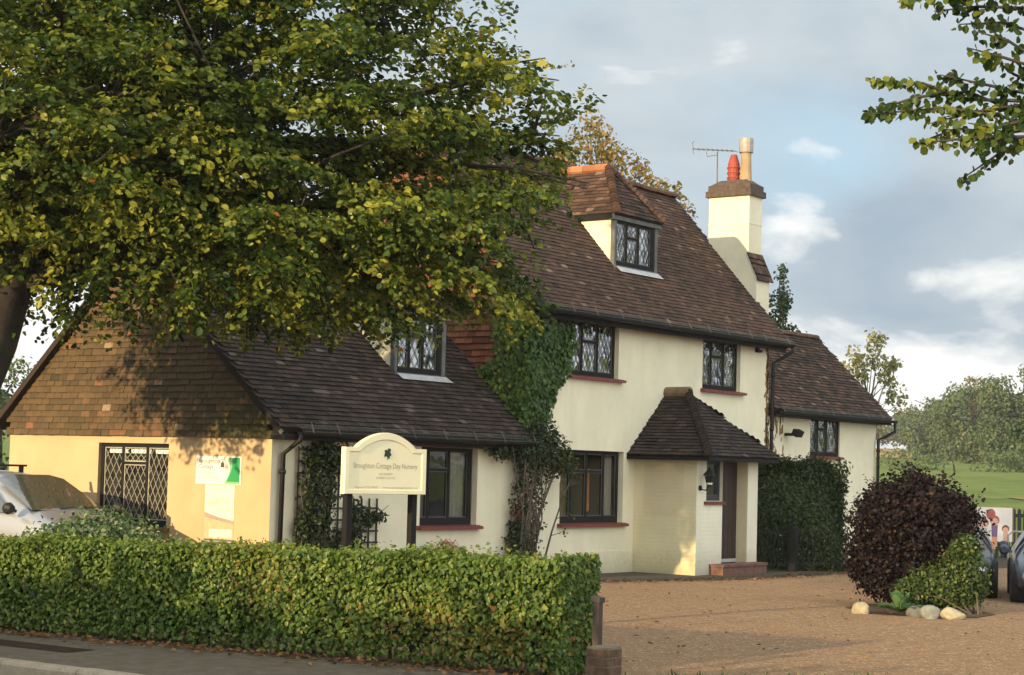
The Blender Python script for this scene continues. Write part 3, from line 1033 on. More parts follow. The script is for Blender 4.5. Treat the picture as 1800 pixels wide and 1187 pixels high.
def room(win, depth, seed):
    """the furnished room behind a ground floor window"""
    a, b, c, d = win
    mb = MB(); r = random.Random(seed)
    x0, x1, y0, y1, z0, z1 = a - .6, b + .6, .125, depth, .05, 2.25
    v = [(x0, y0, z0), (x1, y0, z0), (x1, y1, z0), (x0, y1, z0), (x0, y0, z1), (x1, y0, z1), (x1, y1, z1), (x0, y1, z1)]
    mb.add(v, [(0, 1, 2, 3), (7, 6, 5, 4), (1, 2, 6, 5), (2, 3, 7, 6), (3, 0, 4, 7)], 0)
    # front strips round the opening
    mb.add([(x0, y0, z0), (a, y0, z0), (a, y0, z1), (x0, y0, z1)], [(0, 1, 2, 3)], 0)
    mb.add([(b, y0, z0), (x1, y0, z0), (x1, y0, z1), (b, y0, z1)], [(0, 1, 2, 3)], 0)
    mb.add([(a, y0, d), (b, y0, d), (b, y0, z1), (a, y0, z1)], [(0, 1, 2, 3)], 0)
    mb.add([(a, y0, z0), (b, y0, z0), (b, y0, c), (a, y0, c)], [(0, 1, 2, 3)], 0)
    z = .5
    while z < 1.95:        # shelves with boxes and books along the back
        mb.box(a - .3, b + .4, y1 - .32, y1 - .02, z, z + .025, 3)
        x = a - .28
        while x < b + .3:
            w_ = r.uniform(.05, .2)
            mb.box(x, x + w_, y1 - .28, y1 - .05, z + .026, z + r.uniform(.12, .29), r.choice([1, 2, 3]))
            x += w_ + r.uniform(.005, .06)
        z += .34
    mb.build('room', [ROOMW] + BOOKS, house)


def curtain(parent, x0, x1, z0, z1, m, y=.16):
    mb = MB(); n = 16
    vs = []
    for i in range(n + 1):
        u = i / n
        vs += [(x0 + (x1 - x0) * u, y + .02 * math.sin(u * 20), z0), (x0 + (x1 - x0) * u, y + .02 * math.sin(u * 20 + .4), z1)]
    mb.add(vs, [(2 * i, 2 * i + 2, 2 * i + 3, 2 * i + 1) for i in range(n)])
    mb.build('curtain', m, parent)


room(W1, 1.7, 3); room(W2, 1.7, 4)
f = window_y(house, 'window', W1[0] + .0, W1[1] - .13, W1[2], W1[3], 0.045, [.19, .58], {1: .72}, GLASS_CLEAR, False, seed=1, fw=.06, bot=.12); sill_y(f, W1[0], W1[1], 0, W1[2])
curtain(f, W1[0], W1[0] + .3, .82, 2.0, NETC); curtain(f, W1[1] - .5, W1[1] - .14, .82, 2.0, NETC)
f = window_y(house, 'window', W2[0], W2[1] - .12, W2[2], W2[3], 0.035, [.20, .46, .75], {1: .72, 2: .72}, GLASS_CLEAR, False, seed=2, fw=.06, bot=.12); sill_y(f, W2[0], W2[1], 0, W2[2])
curtain(f, W2[0], W2[0] + .42, .82, 2.05, CURT); curtain(f, W2[1] - .52, W2[1] - .13, .82, 2.05, NETC); curtain(f, W2[1] - .80, W2[1] - .66, 1.0, 1.75, ORANGEGLOW, .30)  # the narrow orange strip stands in for a warm lamp glow inside
f = window_y(house, 'window', U1[0], U1[1] - .07, U1[2], U1[3], 0.045, [.30, .63], {1: .62}, GLASS_UP, True, seed=3, tilt=.075); sill_y(f, U1[0], U1[1] + .05, 0, U1[2])
f = window_y(house, 'window', U2[0], U2[1] - .07, U2[2], U2[3], 0.045, [.29, .63], {1: .66}, GLASS_UP, True, seed=4, tilt=.075); sill_y(f, U2[0], U2[1] + .05, 0, U2[2])
f = window_y(house, 'window', A1[0], A1[1], A1[2], A1[3], 0.33, [.30, .60], {1: .70}, GLASS_UP, True, seed=5, tilt=.05); sill_y(f, A1[0], A1[1], 0.3, A1[2], .06)

# gable window lies in a plane X = const: build it as a Y window, then turn its mesh
f = window_y(house, 'window', -G1[1], -G1[0], G1[2], G1[3], 0.0, [.31, .655], {1: .78}, GLASS_LO, True, seed=6, dz=.21, dx=.125, tilt=.02, fw=.06, bot=.10, came=LEADLIT)
sill_y(f, -G1[1], -G1[0], -.06, G1[2])
rot = Matrix(((0, 1, 0, XW + .06), (-1, 0, 0, 0), (0, 0, 1, 0), (0, 0, 0, 1)))
for o_ in [f] + list(f.children):
    o_.data.transform(rot)
# pale roller-blind tops seen behind the gable panes
mb = MB()
for ya_, yb_ in ((3.02, 3.42), (2.52, 2.95), (2.13, 2.42)):
    mb.box(XW + .085, XW + .092, ya_, yb_, 1.80, 1.86)
mb.build('blind', WHITEP, f)


# --- dormers ----------------------------------------------------
def dormer(x0, x1, y0, zb, zt, m, y_on, name_seed, tilemat, ridge_z, hip_y, rf_over=.10):
    """window dormer standing on a slope z = f(y); y_on gives the y of the slope at a height"""
    dm = MB()
    # cheeks (rendered), from the front plane back to the slope
    for x, s in ((x0, 1), (x1, -1)):
        yb = y_on(zt)
        if s < 0:
            d = dm.build('dormer', CREAM, house); dm = MB()
        dm.prism([(x, y0 + .004, zb - .05), (x, y0 + .004, zt), (x, yb + .05, zt), (x, y_on(zb - .05) + .0, zb - .05)], (s * .05, 0, 0))
    dm.build('cheek', CREAM, d)
    # black timber front
    fr = window_y(d, 'window_frame', x0 + .045, x1 - .045 - .09, zb, zt - .09, y0 - .01, [.30, .62], {1: .66}, GLASS_UP, True, seed=name_seed, tilt=.06, fw=.045, pane_parent=d)
    mb = MB()
    mb.box(x0 - .02, x0 + .045, y0 - .03, y0 + .06, zb - .02, zt - .09)
    mb.box(x1 - .075, x1 + .02, y0 - .03, y0 + .06, zb - .02, zt - .09)
    mb.box(x0 - .10, x1 + .10, y0 - .06, y0 + .05, zt - .088, zt + .01)
    mb.box(x0 - .02, x1 + .02, y0 - .05, y0 + .05, zb - .06, zb - .003)
    mb.build('timber_surround', GREYW, d)
    mb = MB()
    mb.box(x1 - .135, x1 - .078, y0 - .012, y0 + .06, zb, zt - .09)
    mb.build('jamb', BLACKW, d)
    for x, s in ((x0, -1), (x1, 1)):
        mb = MB()
        mb.prism([(x + s * .002, y0 - .02, zt - .07), (x + s * .002, y0 - .02, zt + .012), (x + s * .002, y_on(zt) + .1, zt + .012), (x + s * .002, y_on(zt) + .1, zt - .07)], (s * .10, 0, 0))
        mb.build('eaves_board', BLACKW, d)
    # lead apron on the tiles below the sill
    mb = MB()
    n = Vector((0, -m, 1)).normalized()
    sl_ = Vector((0, -1, -m)).normalized()
    a = Vector((x0 + .02, y_on(zb - .03), zb - .03)); b = Vector((x1 + .02, y_on(zb - .03), zb - .03))
    mb.prism([a + n * .03, b + n * .03, b + sl_ * .16 + Vector((.07, 0, 0)) + n * .035, a + sl_ * .16 + Vector((.04, 0, 0)) + n * .035], n * .006)
    mb.build('apron', LEAD, d)
    # hipped tiled roof
    xc = (x0 + x1) / 2
    ez = zt + .02
    ex0, ex1, ey = x0 - rf_over, x1 + rf_over, y0 - .11
    rz = ridge_z
    hy = hip_y
    yb_r = y_on(rz) + .12
    rs = random.Random(name_seed + 40)
    mb = MB()
    half = (ex1 - ex0) / 2
    # west side, east side
    for s, xe in ((-1, ex0), (1, ex1)):
        ev = Vector((xc - xe, 0, rz - ez)); Ls = ev.length; ev.normalize()
        du = Vector((0, -1, 0)) if s < 0 else Vector((0, 1, 0))
        nr = du.cross(ev).normalized()
        yo = y_on(ez)

        def ins(u, v, s=s, Ls=Ls):
            y = -u if s < 0 else u
            tt = v / Ls
            fy = ey + (hy - ey) * tt
            z = ez + (rz - ez) * tt
            return fy - .04 < y < y_on(z) + .12 and 0 <= v < Ls
        o = Vector((xe, 0, ez))
        u0, u1 = (-(yb_r + .3), -ey) if s < 0 else (ey, yb_r + .3)
        tiles(mb, o, du, ev, nr, ins, u0, u1, 0, Ls, 0.095, 0.165, rs, 0.022, 0.55, 0.2)
        p = [(xe, ey, ez), (xc, hy, rz), (xc, yb_r, rz), (xe, y_on(ez) + .1, ez)]
        mb.prism([Vector(q) - nr * .003 for q in p], -nr * .05, 0, .1)
    # front hip
    ev = Vector((0, hy - ey, rz - ez)); Ls = ev.length; ev.normalize()
    du = Vector((1, 0, 0)); nr = du.cross(ev).normalized()
    tiles(mb, Vector((ex0, ey, ez)), du, ev, nr, lambda u, v: abs(u - half) < half * (1 - v / Ls) + .03 and 0 <= v < Ls, 0, 2 * half, 0, Ls, 0.095, 0.165, rs, 0.022, 0.4, 0.2)
    mb.prism([Vector(q) - nr * .003 for q in ((ex0, ey, ez), (ex1, ey, ez), (xc, hy, rz))], -nr * .05, 0, .1)
    # bonnet hip tiles
    for xe in (ex0, ex1):
        a, b = Vector((xe, ey, ez + .02)), Vector((xc, hy, rz + .02))
        n_ = int((b - a).length / .10)
        for i in range(n_):
            c = a.lerp(b, i / n_); c2 = a.lerp(b, min(1, (i + 1.25) / n_))
            mb.tube([c + Vector((0, 0, .035)), c2 + Vector((0, 0, .005))], [.085, .06], 7, 0, rs.uniform(.35, .8))
    rf = mb.build('dormer_roof', tilemat, d)
    mb = MB()
    y = hy - .02
    while y < yb_r - .05:
        mb.tube([(xc, y, rz + .0), (xc, y + .29, rz + .01)], [.10, .095], 9, 0, rs.random())
        y += .28
    mb.build('dormer_ridge', RIDGE_OR, d)
    return d


dormer(0.08, 1.56, 0.60, 5.54, 6.47, mM, lambda z: eY + (z - eZ) / mM, 31, TILE_MAIN, 7.50, 1.25)
dormer(-5.96, -4.70, 0.78, 3.20, 4.20, mW, lambda z: wY + (z - wZ) / mW, 32, TILE_WING, 4.95, 1.5, .12)

# --- chimney ----------------------------------------------------
mb = MB()
cx0, cx1 = 5.24, 5.80
prof = [(0.40, -.3), (0.40, 5.84), (0.60, 6.30), (0.60, 7.56), (1.56, 7.56), (1.56, 6.2), (1.85, 5.7), (1.85, -.3)]
mb.prism([(cx0, y, z) for y, z in prof], (cx1 - cx0, 0, 0))
mb.box(cx0 - .008, cx1 + .008, .592, 1.568, 6.955, 6.985)
ch = mb.build('chimney', CREAM, house)
mb = MB()
mb.box(cx0 - .06, cx1 + .06, .54, 1.62, 7.55, 7.68)
mb.box(cx0 - .02, cx1 + .02, .58, 1.58, 7.68, 7.80)
mb.prism([(cx0 - .01, .59, 7.80), (cx1 + .01, .59, 7.80), (cx1 - .1, .75, 7.90), (cx0 + .1, .75, 7.90)], (0, .01, 0))
v = [(cx0, .6, 7.80), (cx1, .6, 7.80), (cx1, 1.56, 7.80), (cx0, 1.56, 7.80), (cx0 + .14, .76, 7.92), (cx1 - .14, .76, 7.92), (cx1 - .14, 1.38, 7.92), (cx0 + .14, 1.38, 7.92)]
mb.add(v, [(4, 5, 6, 7), (0, 1, 5, 4), (1, 2, 6, 5), (2, 3, 7, 6), (3, 0, 4, 7)])
mb.build('chimney_crown', CHIMCROWN, ch)
mb = MB()
rs_ = random.Random(8)
sv = Vector((0, -(.6 - .34), -(6.36 - 5.80)))
for i in range(5):      # tiled shoulder
    a = Vector((0, .62, 6.33)) + sv * (i / 5)
    for k in range(4):
        xx = cx0 - .04 + k * .165
        mb.obox((xx + .08, a.y + sv.y / 10 - .02, a.z + sv.z / 10), (.08, 0, 0), sv * .13, Vector((0, -.011, .006)), 0, rs_.uniform(.3, .8))
mb.build('chimney_shoulder', TILE_MAIN, ch)
mb = MB()
mb.lathe((5.50, 1.13, 7.88), [(.125, 0), (.125, .40), (.118, .43), (.078, .56), (.065, .60)], 14)
for k in range(3):
    for j in range(14):
        a = 2 * math.pi * (j + .5 * (k % 2)) / 14
        c = Vector((5.50 + math.cos(a) * .128, 1.13 + math.sin(a) * .128, 7.98 + k * .11))
        mb.obox(c, Vector((math.cos(a), math.sin(a), 0)) * .014, Vector((-math.sin(a), math.cos(a), 0)) * .022, (0, 0, .012))
    mb.lathe((5.50, 1.13, 7.94 + k * .11), [(.134, 0), (.134, .02)], 14)
tag(mb.build('chimney_pot', TERRA, ch, False), 'red louvred pot')
mb = MB()
mb.lathe((5.50, .84, 7.88), [(.135, 0), (.125, .1), (.108, .6), (.112, .68)], 14)
mb.lathe((5.50, .84, 8.50), [(.15, 0), (.15, .30), (.14, .30)], 12, 1)
tag(mb.build('chimney_pot', [BUFFPOT, STEEL], ch), 'tall buff pot with metal cowl')

# television aerial on the stack
mb = MB()
mb.tube([(5.35, 1.44, 7.75), (5.35, 1.45, 8.55)], .018, 6)
mb.tube([(5.35, 1.02, 8.53), (5.35, 2.06, 8.66)], .012, 6)
for i in range(9):
    y = 1.05 + i * .115
    z = 8.53 + (y - 1.02) * .125
    mb.tube([(5.20, y, z), (5.50, y, z)], .006, 5)
mb.tube([(5.35, 2.04, 8.55), (5.35, 2.06, 8.80)], .008, 5)
mb.tube([(5.35, 2.08, 8.78), (5.35, 2.02, 8.83)], .006, 5)
mb.tube([(5.35, 1.45, 8.48), (5.35, 1.70, 8.47), (5.35, 1.72, 8.58)], .009, 5)
mb.build('television_aerial', WIRE, house)

# --- porch ------------------------------------------------------
px1, pyf = 2.26, -1.32
mb = MB()
mb.add([(0, 0, -.3), (0, pyf, -.3), (0, pyf, 2.0), (0, 0, 2.0)], [(0, 1, 2, 3)], 0)
mb.add([(-.003, -.22, .95), (-.003, -1.05, .95), (-.003, -1.05, 1.86), (-.003, -.22, 1.86)], [(0, 1, 2, 3)], 2)
wall_y(mb, pyf, 0.0, .93, -.3, 2.0, [(.34, .93, 1.23, 2.0)], .17, mi=1)
mb.add([(.93, pyf, -.3), (.93, pyf + .3, -.3), (.93, pyf + .3, 1.23), (.93, pyf, 1.23)], [(0, 1, 2, 3)], 1)
mb.box(1.88, px1, pyf, 0, -.3, 2.0, 1)
mb.add([(1.876, pyf + .015, .05), (1.876, pyf + .35, .05), (1.876, pyf + .35, 1.95), (1.876, pyf + .015, 1.95)], [(3, 2, 1, 0)], 2)
mb.build('porch_wall', [BRICKY, BRICKW, BRICKY2], house)
mb = MB()
dy = pyf + .24
mb.box(.93, 1.88, dy, dy + .05, .10, 1.95)
for i in range(6):
    x = .95 + i * .155
    mb.box(x, x + .147, dy - .012, dy + .001, .14, 1.93)
dr = mb.build('door', OAKDOOR, house)
mb = MB(); mb.box(.99, 1.03, dy - .04, dy - .012, 1.40, 1.52); mb.build('letter_plate', LEAD, dr)
mb = MB(); mb.box(.93, 1.87, dy - .03, dy - .013, .10, .16); mb.build('weather_bar', LEAD, dr)
f = window_y(house, 'window', .34, .92, 1.24, 1.98, pyf + .06, [], {}, GLASS_LO, False, seed=9, fw=.07, frame=plain('blue_black_paint', (.02, .028, .04), .4))
mb = MB()
mb.prism([(.26, pyf + .03, 1.165), (.26, pyf - .05, 1.165), (.26, pyf - .05, 1.21), (.26, pyf + .06, 1.238)], (.72, 0, 0))
mb.build('sill', REDSILL, f)
mb = MB()
mb.box(.50, 2.14, -1.60, pyf + .002, -.3, .055)
mb.box(.48, 2.16, -1.62, pyf - .004, .055, .10)
mb.build('door_step', STEPRED, house)
# porch roof
ez, rz, xc = 2.03, 3.20, 1.08
ex0, ex1, ey, hy = -.26, 2.40, -1.70, -.46
mb = MB(); rs = random.Random(77)
for s, xe in ((-1, ex0), (1, ex1)):
    ev = Vector((xc - xe, 0, rz - ez)); Ls = ev.length; ev.normalize()
    du = Vector((0, -1, 0)) if s < 0 else Vector((0, 1, 0))
    nr = du.cross(ev).normalized()

    def ins(u, v, s=s, Ls=Ls):
        y = -u if s < 0 else u
        return ey + (hy - ey) * v / Ls - .03 < y < -.0 and 0 <= v < Ls
    tiles(mb, (xe, 0, ez), du, ev, nr, ins, (0 if s < 0 else ey), (-ey if s < 0 else 0), 0, Ls, .088, .16, rs, .024, .33, .2)
    mb.prism([Vector(q) - nr * .003 for q in ((xe, ey, ez), (xc, hy, rz), (xc, 0, rz), (xe, 0, ez))], -nr * .05, 0, .1)
ev = Vector((0, hy - ey, rz - ez)); Ls = ev.length; ev.normalize(); nr = Vector((1, 0, 0)).cross(ev).normalized()


def insf(u, v):
    x = ex0 + u; tt = v / Ls
    return ex0 + (xc - ex0) * tt - .03 < x < ex1 + (xc - ex1) * tt + .04 and 0 <= v < Ls


tiles(mb, (ex0, ey, ez), (1, 0, 0), ev, nr, insf, 0, ex1 - ex0, 0, Ls, .088, .16, rs, .024, .33, .2)
mb.prism([Vector(q) - nr * .003 for q in ((ex0, ey, ez), (ex1, ey, ez), (xc, hy, rz))], -nr * .05, 0, .1)
a, b = Vector((ex0, ey, ez + .015)), Vector((xc, hy, rz + .015))
n_ = int((b - a).length / .092)
for i in range(n_):
    c = a.lerp(b, i / n_); c2 = a.lerp(b, min(1, (i + 1.3) / n_))
    mb.tube([c + Vector((0, 0, .035)), c2 + Vector((0, 0, .0))], [.082, .06], 8, 0, rs.uniform(.2, .55))
pr = mb.build('porch_roof', TILE_WING, house)
mb = MB()
mb.tube([(xc, .0, rz + .0), (xc, hy - .05, rz + .0)], [.115, .12], 12)
mb.build('ridge', plain('lichened_ridge_tile', (.17, .115, .065), .9, bmp=.4, var=.3), pr)
mb = MB()
mb.box(ex0 + .02, ex1 - .02, ey + .0, ey + .04, ez - .085, ez - .025)
mb.box(ex0 + .0, ex0 + .04, ey + .04, 0, ez - .085, ez - .025)
mb.box(ex1 - .04, ex1, ey + .04, 0, ez - .085, ez - .025)
mb.box(ex0 + .04, ex1 - .04, ey + .04, -.0, ez - .05, ez - .03)
mb.build('fascia', BLACKW, pr)

# wall fittings
mb = MB()
lx, ly, lz = .10, pyf - .005, 1.60
mb.tube([(lx, ly, lz - .14), (lx, ly - .02, lz - .14)], .05, 10)
mb.tube([(lx, ly - .02, lz - .16), (lx, ly - .12, lz - .18), (lx, ly - .19, lz - .10)], .012, 6)
mb.lathe((lx, ly - .19, lz - .10), [(.04, 0), (.05, .02), (.085, .17), (.09, .18)], 6)
mb.lathe((lx, ly - .19, lz + .082), [(.115, 0), (.10, .03), (.04, .10), (.015, .13), (.02, .15)], 6)
lan = mb.build('wall_lantern', BLACKP, house)
mb = MB(); mb.lathe((lx, ly - .19, lz - .075), [(.052, 0), (.082, .145)], 6); mb.build('lantern_glass', WHITEP, lan)
mb = MB()
mb.prism([(4.50, -.004, 4.20), (4.47, -.004, 4.40), (4.54, -.004, 4.47), (4.66, -.004, 4.47), (4.70, -.004, 4.38), (4.67, -.004, 4.20)], (0, -.07, 0), 0)
mb.prism([(4.56, -.074, 4.25), (4.54, -.074, 4.38), (4.59, -.074, 4.43), (4.66, -.074, 4.43), (4.68, -.074, 4.36), (4.65, -.074, 4.25)], (0, -.012, 0), 1)
mb.build('alarm_box', [BLACKP, WHITEP], house)
mb = MB()
mb.box(6.40, 6.46, .1, .295, 2.56, 2.62)
mb.obox((6.43, .0, 2.62), (.14, 0, 0), (0, .06, .03), (0, -.03, .06))
mb.build('floodlight', BLACKP, house)
mb = MB(); mb.box(7.05, 7.11, .2, .295, 2.98, 3.05); mb.build('movement_sensor', BLACKP, house)
# torn-off creeper stain at the house corner and round the annex
mb = MB(); rs = random.Random(14)
for k in range(420):
    z = rs.uniform(1.3, 4.4); x = 5.03 + rs.gauss(0, .030)
    mb.obox((x, -.007, z), (rs.uniform(.004, .016), 0, .004), (0, .006, 0), (0, 0, rs.uniform(.015, .05)), 0)
mb.build('creeper_stain', IVYROOT, house)
mb = MB()
for k in range(120):
    z = rs.uniform(1.6, 3.0); x = rs.choice([5.75, 6.0, 6.3]) + rs.gauss(0, .07)
    mb.obox((x, .295, z), (rs.uniform(.004, .014), 0, .006), (0, .006, 0), (0, 0, rs.uniform(.02, .10)), 0)
mb.build('creeper_stain', IVYROOT, house)
#PART2
# ------------------------------------------------------------------ vegetation near the road
def twig_sprays(rs, bases, dirs, lens, nleaf, leaf_len, droop=0.25, jit=0.55, flat=0.55, wid=0.10):
    """leafy sprays: each twig carries alternate leaves; returns leaf arrays and the twig end points"""
    n = len(bases)
    t = np.tile(np.linspace(0.06, 1.0, nleaf), n)
    k = np.repeat(np.arange(n), nleaf)
    d = unit(dirs)[k]
    L = lens[k]
    sgn = np.tile(np.where(np.arange(nleaf) % 2, 1.0, -1.0), n)
    side = unit(np.cross(d, np.array([0, 0, 1.0])) + 1e-6)
    p = bases[k] + d * (t * L)[:, None]
    p[:, 2] -= droop * (t * L) ** 1.6
    p += side * (sgn * wid * leaf_len * 1.2)[:, None] + rs.normal(size=p.shape) * leaf_len * 0.35
    ax = unit(d * 0.6 + side * (sgn * 0.9)[:, None] + rs.normal(size=p.shape) * 0.35 + np.array([0, 0, -0.35]))
    nrm = unit(np.array([0, 0, 1.0]) * flat + rs.normal(size=p.shape) * jit + side * (sgn * 0.2)[:, None])
    ll = leaf_len * np.clip(rs.normal(1.0, 0.28, len(p)), 0.45, 1.6) * (1 - 0.25 * t)
    return p, ax, nrm, ll, k


def lobes_points(rs, n, lobes, shell=0.35):
    lob = np.array(lobes, float)
    vol = (lob[:, 3] * lob[:, 4] * lob[:, 5]) ** 0.8
    k = rs.choice(len(lob), n, p=vol / vol.sum())
    d = unit(rs.normal(size=(n, 3)))
    r = (shell ** 3 + (1 - shell ** 3) * rs.rand(n)) ** (1 / 3)
    return lob[k, :3] + d * r[:, None] * lob[k, 3:], d, k


# the big hornbeam between hedge and gable
TREE_LOBES = [(-14.74, -1.96, 5.85, 1.88, 1.88, 1.65), (-14.21, -4.06, 5.92, 1.65, 1.65, 1.4), (-12.88, -5.08, 6.32, 1.18, 1.18, 1.19), (-13.74, -4.58, 4.66, 1.54, 1.54, 1.16),
              (-12.23, -5.33, 5.01, 1.08, 1.08, 1.08), (-11.36, -5.66, 4.92, 0.56, 0.56, 0.78), (-14.27, -2.45, 4.29, 1.43, 1.43, 0.89), (-13.01, -4.64, 3.75, 1.29, 1.29, 0.62),
              (-11.5, -5.2, 4.05, 0.5, 0.5, 0.40), (-14.65, -1.07, 4.19, 0.88, 0.88, 0.71), (-14.07, -3.17, 3.58, 0.73, 0.73, 0.38), (-11.87, -5.59, 6.14, 0.63, 0.63, 0.38),
              (-11.28, -5.82, 5.44, 0.41, 0.41, 0.33), (-14.73, -2.25, 8.59, 3.54, 3.54, 1.65), (-16.24, 0.95, 5.81, 1.93, 1.93, 1.82), (-15.87, 0.61, 4.14, 0.88, 0.88, 0.58),
              (-13.42, -3.9, 8.33, 2.3, 2.3, 1.4), (-15.23, -1.77, 10.59, 2.57, 2.57, 1.59), (-12.65, -2.63, 4.27, 1.81, 1.81, 1.01), (-13.58, -0.63, 5.52, 1.86, 1.86, 1.38),
              (-16.1, -2.2, 5.0, .9, .9, .9), (-15.9, -2.4, 6.3, .9, .9, .9), (-15.8, -3.6, 5.4, .9, .9, .8), (-15.7, -1.7, 4.35, .6, .6, .45), (-14.9, -3.6, 4.5, .8, .8, .5), (-15.1, 1.5, 3.9, .9, 1.0, .8), (-15.1, .5, 3.75, .6, .6, .45), (-15.3, 2.3, 4.5, .9, .9, .8), (-12.9, -3.7, 3.75, 1.0, 1.0, .5), (-12.0, -4.6, 3.6, .8, .7, .4)]
rs = np.random.RandomState(4)
horn = thing('hornbeam_tree', 'large leafy tree with yellowing leaves overhanging the cottage from the hedge', 'tree', (-15.36, -0.2, 0))
mb = MB()
fork = Vector((-15.02, -1.22, 3.9))
mb.tube([(-15.40, -0.10, -.1), (-15.36, -0.25, .35), (-15.29, -0.55, 1.06), (-15.24, -0.76, 2.34), (-15.13, -0.97, 2.98), (-15.07, -1.10, 3.6), fork, (-14.85, -1.5, 5.0), (-14.7, -1.8, 7.0), (-14.8, -2.0, 9.5)],
        [.46, .37, .32, .30, .30, .31, .28, .22, .15, .05], 14)
lr = random.Random(2)
for i, l in enumerate(TREE_LOBES):
    c = Vector(l[:3])
    st = Vector((-15.05, -1.15, 3.5)).lerp(Vector((-14.75, -1.7, 6.6)), lr.random() ** 1.3)
    m1 = st.lerp(c, .45) + Vector((lr.uniform(-.3, .3), lr.uniform(-.3, .3), .25))
    m2 = st.lerp(c, .8) + Vector((lr.uniform(-.2, .2), lr.uniform(-.2, .2), .1))
    mb.tube([st, m1, m2, c], [.11, .075, .05, .025], 7)
    for q in range(9):
        e = c + Vector((lr.gauss(0, .55) * l[3], lr.gauss(0, .55) * l[4], lr.gauss(0, .5) * l[5]))
        f0 = m2.lerp(c, lr.random())
        mb.tube([f0, f0.lerp(e, .5) + Vector((0, 0, .08)), e], [.028, .018, .007], 5)
mb.build('trunk', BARK, horn, True)
NB = 1700
qb, qd, qk = lobes_points(rs, NB, TREE_LOBES, .45)
cen = np.array([-14.6, -1.8, 5.0])
qdir = unit(qd * 0.6 + unit(qb - cen) * 0.7 + rs.normal(size=qb.shape) * 0.25 + np.array([0, 0, 0.06]))
qlen = rs.uniform(.6, 1.15, NB)
NSP = 9
k0 = np.repeat(np.arange(NB), NSP)
f0 = np.tile(np.linspace(-.35, .8, NSP), NB)
sd = unit(np.cross(qdir, np.array([0, 0, 1.0])) + 1e-6)[k0] * np.tile(np.where(np.arange(NSP) % 2, 1., -1.), NB)[:, None]
bp = qb[k0] + qdir[k0] * (qlen[k0] * f0)[:, None] + rs.normal(size=(NB * NSP, 3)) * np.array([.06, .06, .05])
bp[:, 2] -= .16 * np.clip(f0, 0, 1) ** 2
dr_ = unit(qdir[k0] * .75 + sd * .75 + rs.normal(size=bp.shape) * .22 + np.array([0, 0, -.12]))
bp[:, 2] += np.where(bp[:, 2] < 4.2, .16, 0)
keep = ~((bp[:, 0] > -10.3) & (bp[:, 2] < 5.5)) & ~((bp[:, 2] < 3.35) & (bp[:, 1] < -.6))
bp, dr_, kb = bp[keep], dr_[keep], k0[keep]
btint = .17 * rs.normal(size=NB)
p, ax, nr, ll, k = twig_sprays(rs, bp, dr_, rs.uniform(.28, .60, len(bp)), 20, 0.084, jit=0.60, flat=0.40, droop=.3)
outw = unit((p - np.array([-14.6, -1.8, 4.6])) * np.array([1, 1, .6]))
nr = unit(nr + outw * .62)
low = (p[:, 2] > 3.02) & (p[:, 0] * .589 - p[:, 1] * .808 + 2.28 < (.18 + .55 * rs.rand(len(bp)))[k] + .32 * np.exp(-((p[:, 2] - 5.9) / .22) ** 2) - .75 * np.clip((p[:, 2] - 6.0) / .4, 0, 1))
p, ax, nr, ll, k = p[low], ax[low], nr[low], ll[low], k[low]
tt = np.clip(0.43 + btint[kb[k]] + 0.08 * rs.normal(size=len(bp))[k] + 0.13 * rs.normal(size=len(p)), 0, 0.93)
tt = np.where(rs.rand(len(p)) < 0.0012, 1.0, tt)
leaf_mesh('crown', p, ax, nr, ll, tt, LEAF_TREE, horn)

# the branch reaching in from a street tree on the right
CH = [[(-15.45, -13.11, 4.21), (-15.63, -12.88, 4.33), (-15.87, -12.55, 4.38), (-16.2, -12.09, 4.32)], [(-15.53, -12.58, 4.5), (-15.73, -12.31, 4.61), (-15.97, -11.99, 4.62)],
      [(-15.38, -13.08, 4.31), (-15.7, -12.65, 4.52), (-15.92, -12.35, 4.47), (-16.14, -12.03, 4.34)], [(-15.51, -13.12, 4.92), (-15.68, -12.89, 5.0), (-15.86, -12.64, 4.98)],
      [(-15.7, -13.19, 5.06), (-15.97, -12.83, 5.06), (-16.15, -12.57, 5.02)], [(-15.33, -13.06, 4.71), (-15.51, -12.83, 4.79), (-15.66, -12.63, 4.85)],
      [(-15.63, -13.17, 4.16), (-15.89, -12.81, 4.14), (-16.14, -12.46, 4.09)], [(-15.1, -12.67, 4.31), (-15.3, -12.4, 4.34), (-15.43, -12.21, 4.25)],
      [(-14.81, -12.87, 4.34), (-14.98, -12.63, 4.2), (-15.15, -12.36, 3.97)], [(-15.77, -13.21, 5.14), (-16.08, -12.79, 5.13), (-16.37, -12.39, 5.06)],
      [(-15.1, -12.97, 4.64), (-15.23, -12.81, 4.72), (-15.36, -12.64, 4.88)], [(-15.5, -13.12, 4.47), (-15.72, -12.83, 4.54), (-15.94, -12.53, 4.61)],
      [(-15.44, -13.1, 4.44), (-15.65, -12.8, 4.39), (-15.89, -12.47, 4.28)], [(-14.9, -12.9, 4.86), (-15.07, -12.7, 5.02), (-15.21, -12.51, 5.08)],
      [(-16.19, -13.37, 3.97), (-16.31, -13.22, 4.04), (-16.5, -12.94, 3.94)], [(-16.24, -13.38, 5.13), (-16.42, -13.13, 5.08), (-16.61, -12.85, 4.96)],
      [(-16.28, -13.4, 4.18), (-16.46, -13.16, 4.08), (-16.57, -13.0, 4.11)]]
lime = thing('lime_tree', 'tree with one leafy bough reaching into the sky beside the drive entrance', 'tree', (-13.2, -15.4, 0))
mb = MB()
mb.tube([(-13.2, -15.4, -.1), (-13.25, -15.3, 1.2), (-13.35, -15.2, 3.0), (-13.4, -15.2, 5.5), (-13.5, -15.4, 8)], [.34, .26, .23, .18, .08], 12)
rs = np.random.RandomState(9)
P, A, N_, L_, T_ = [], [], [], [], []
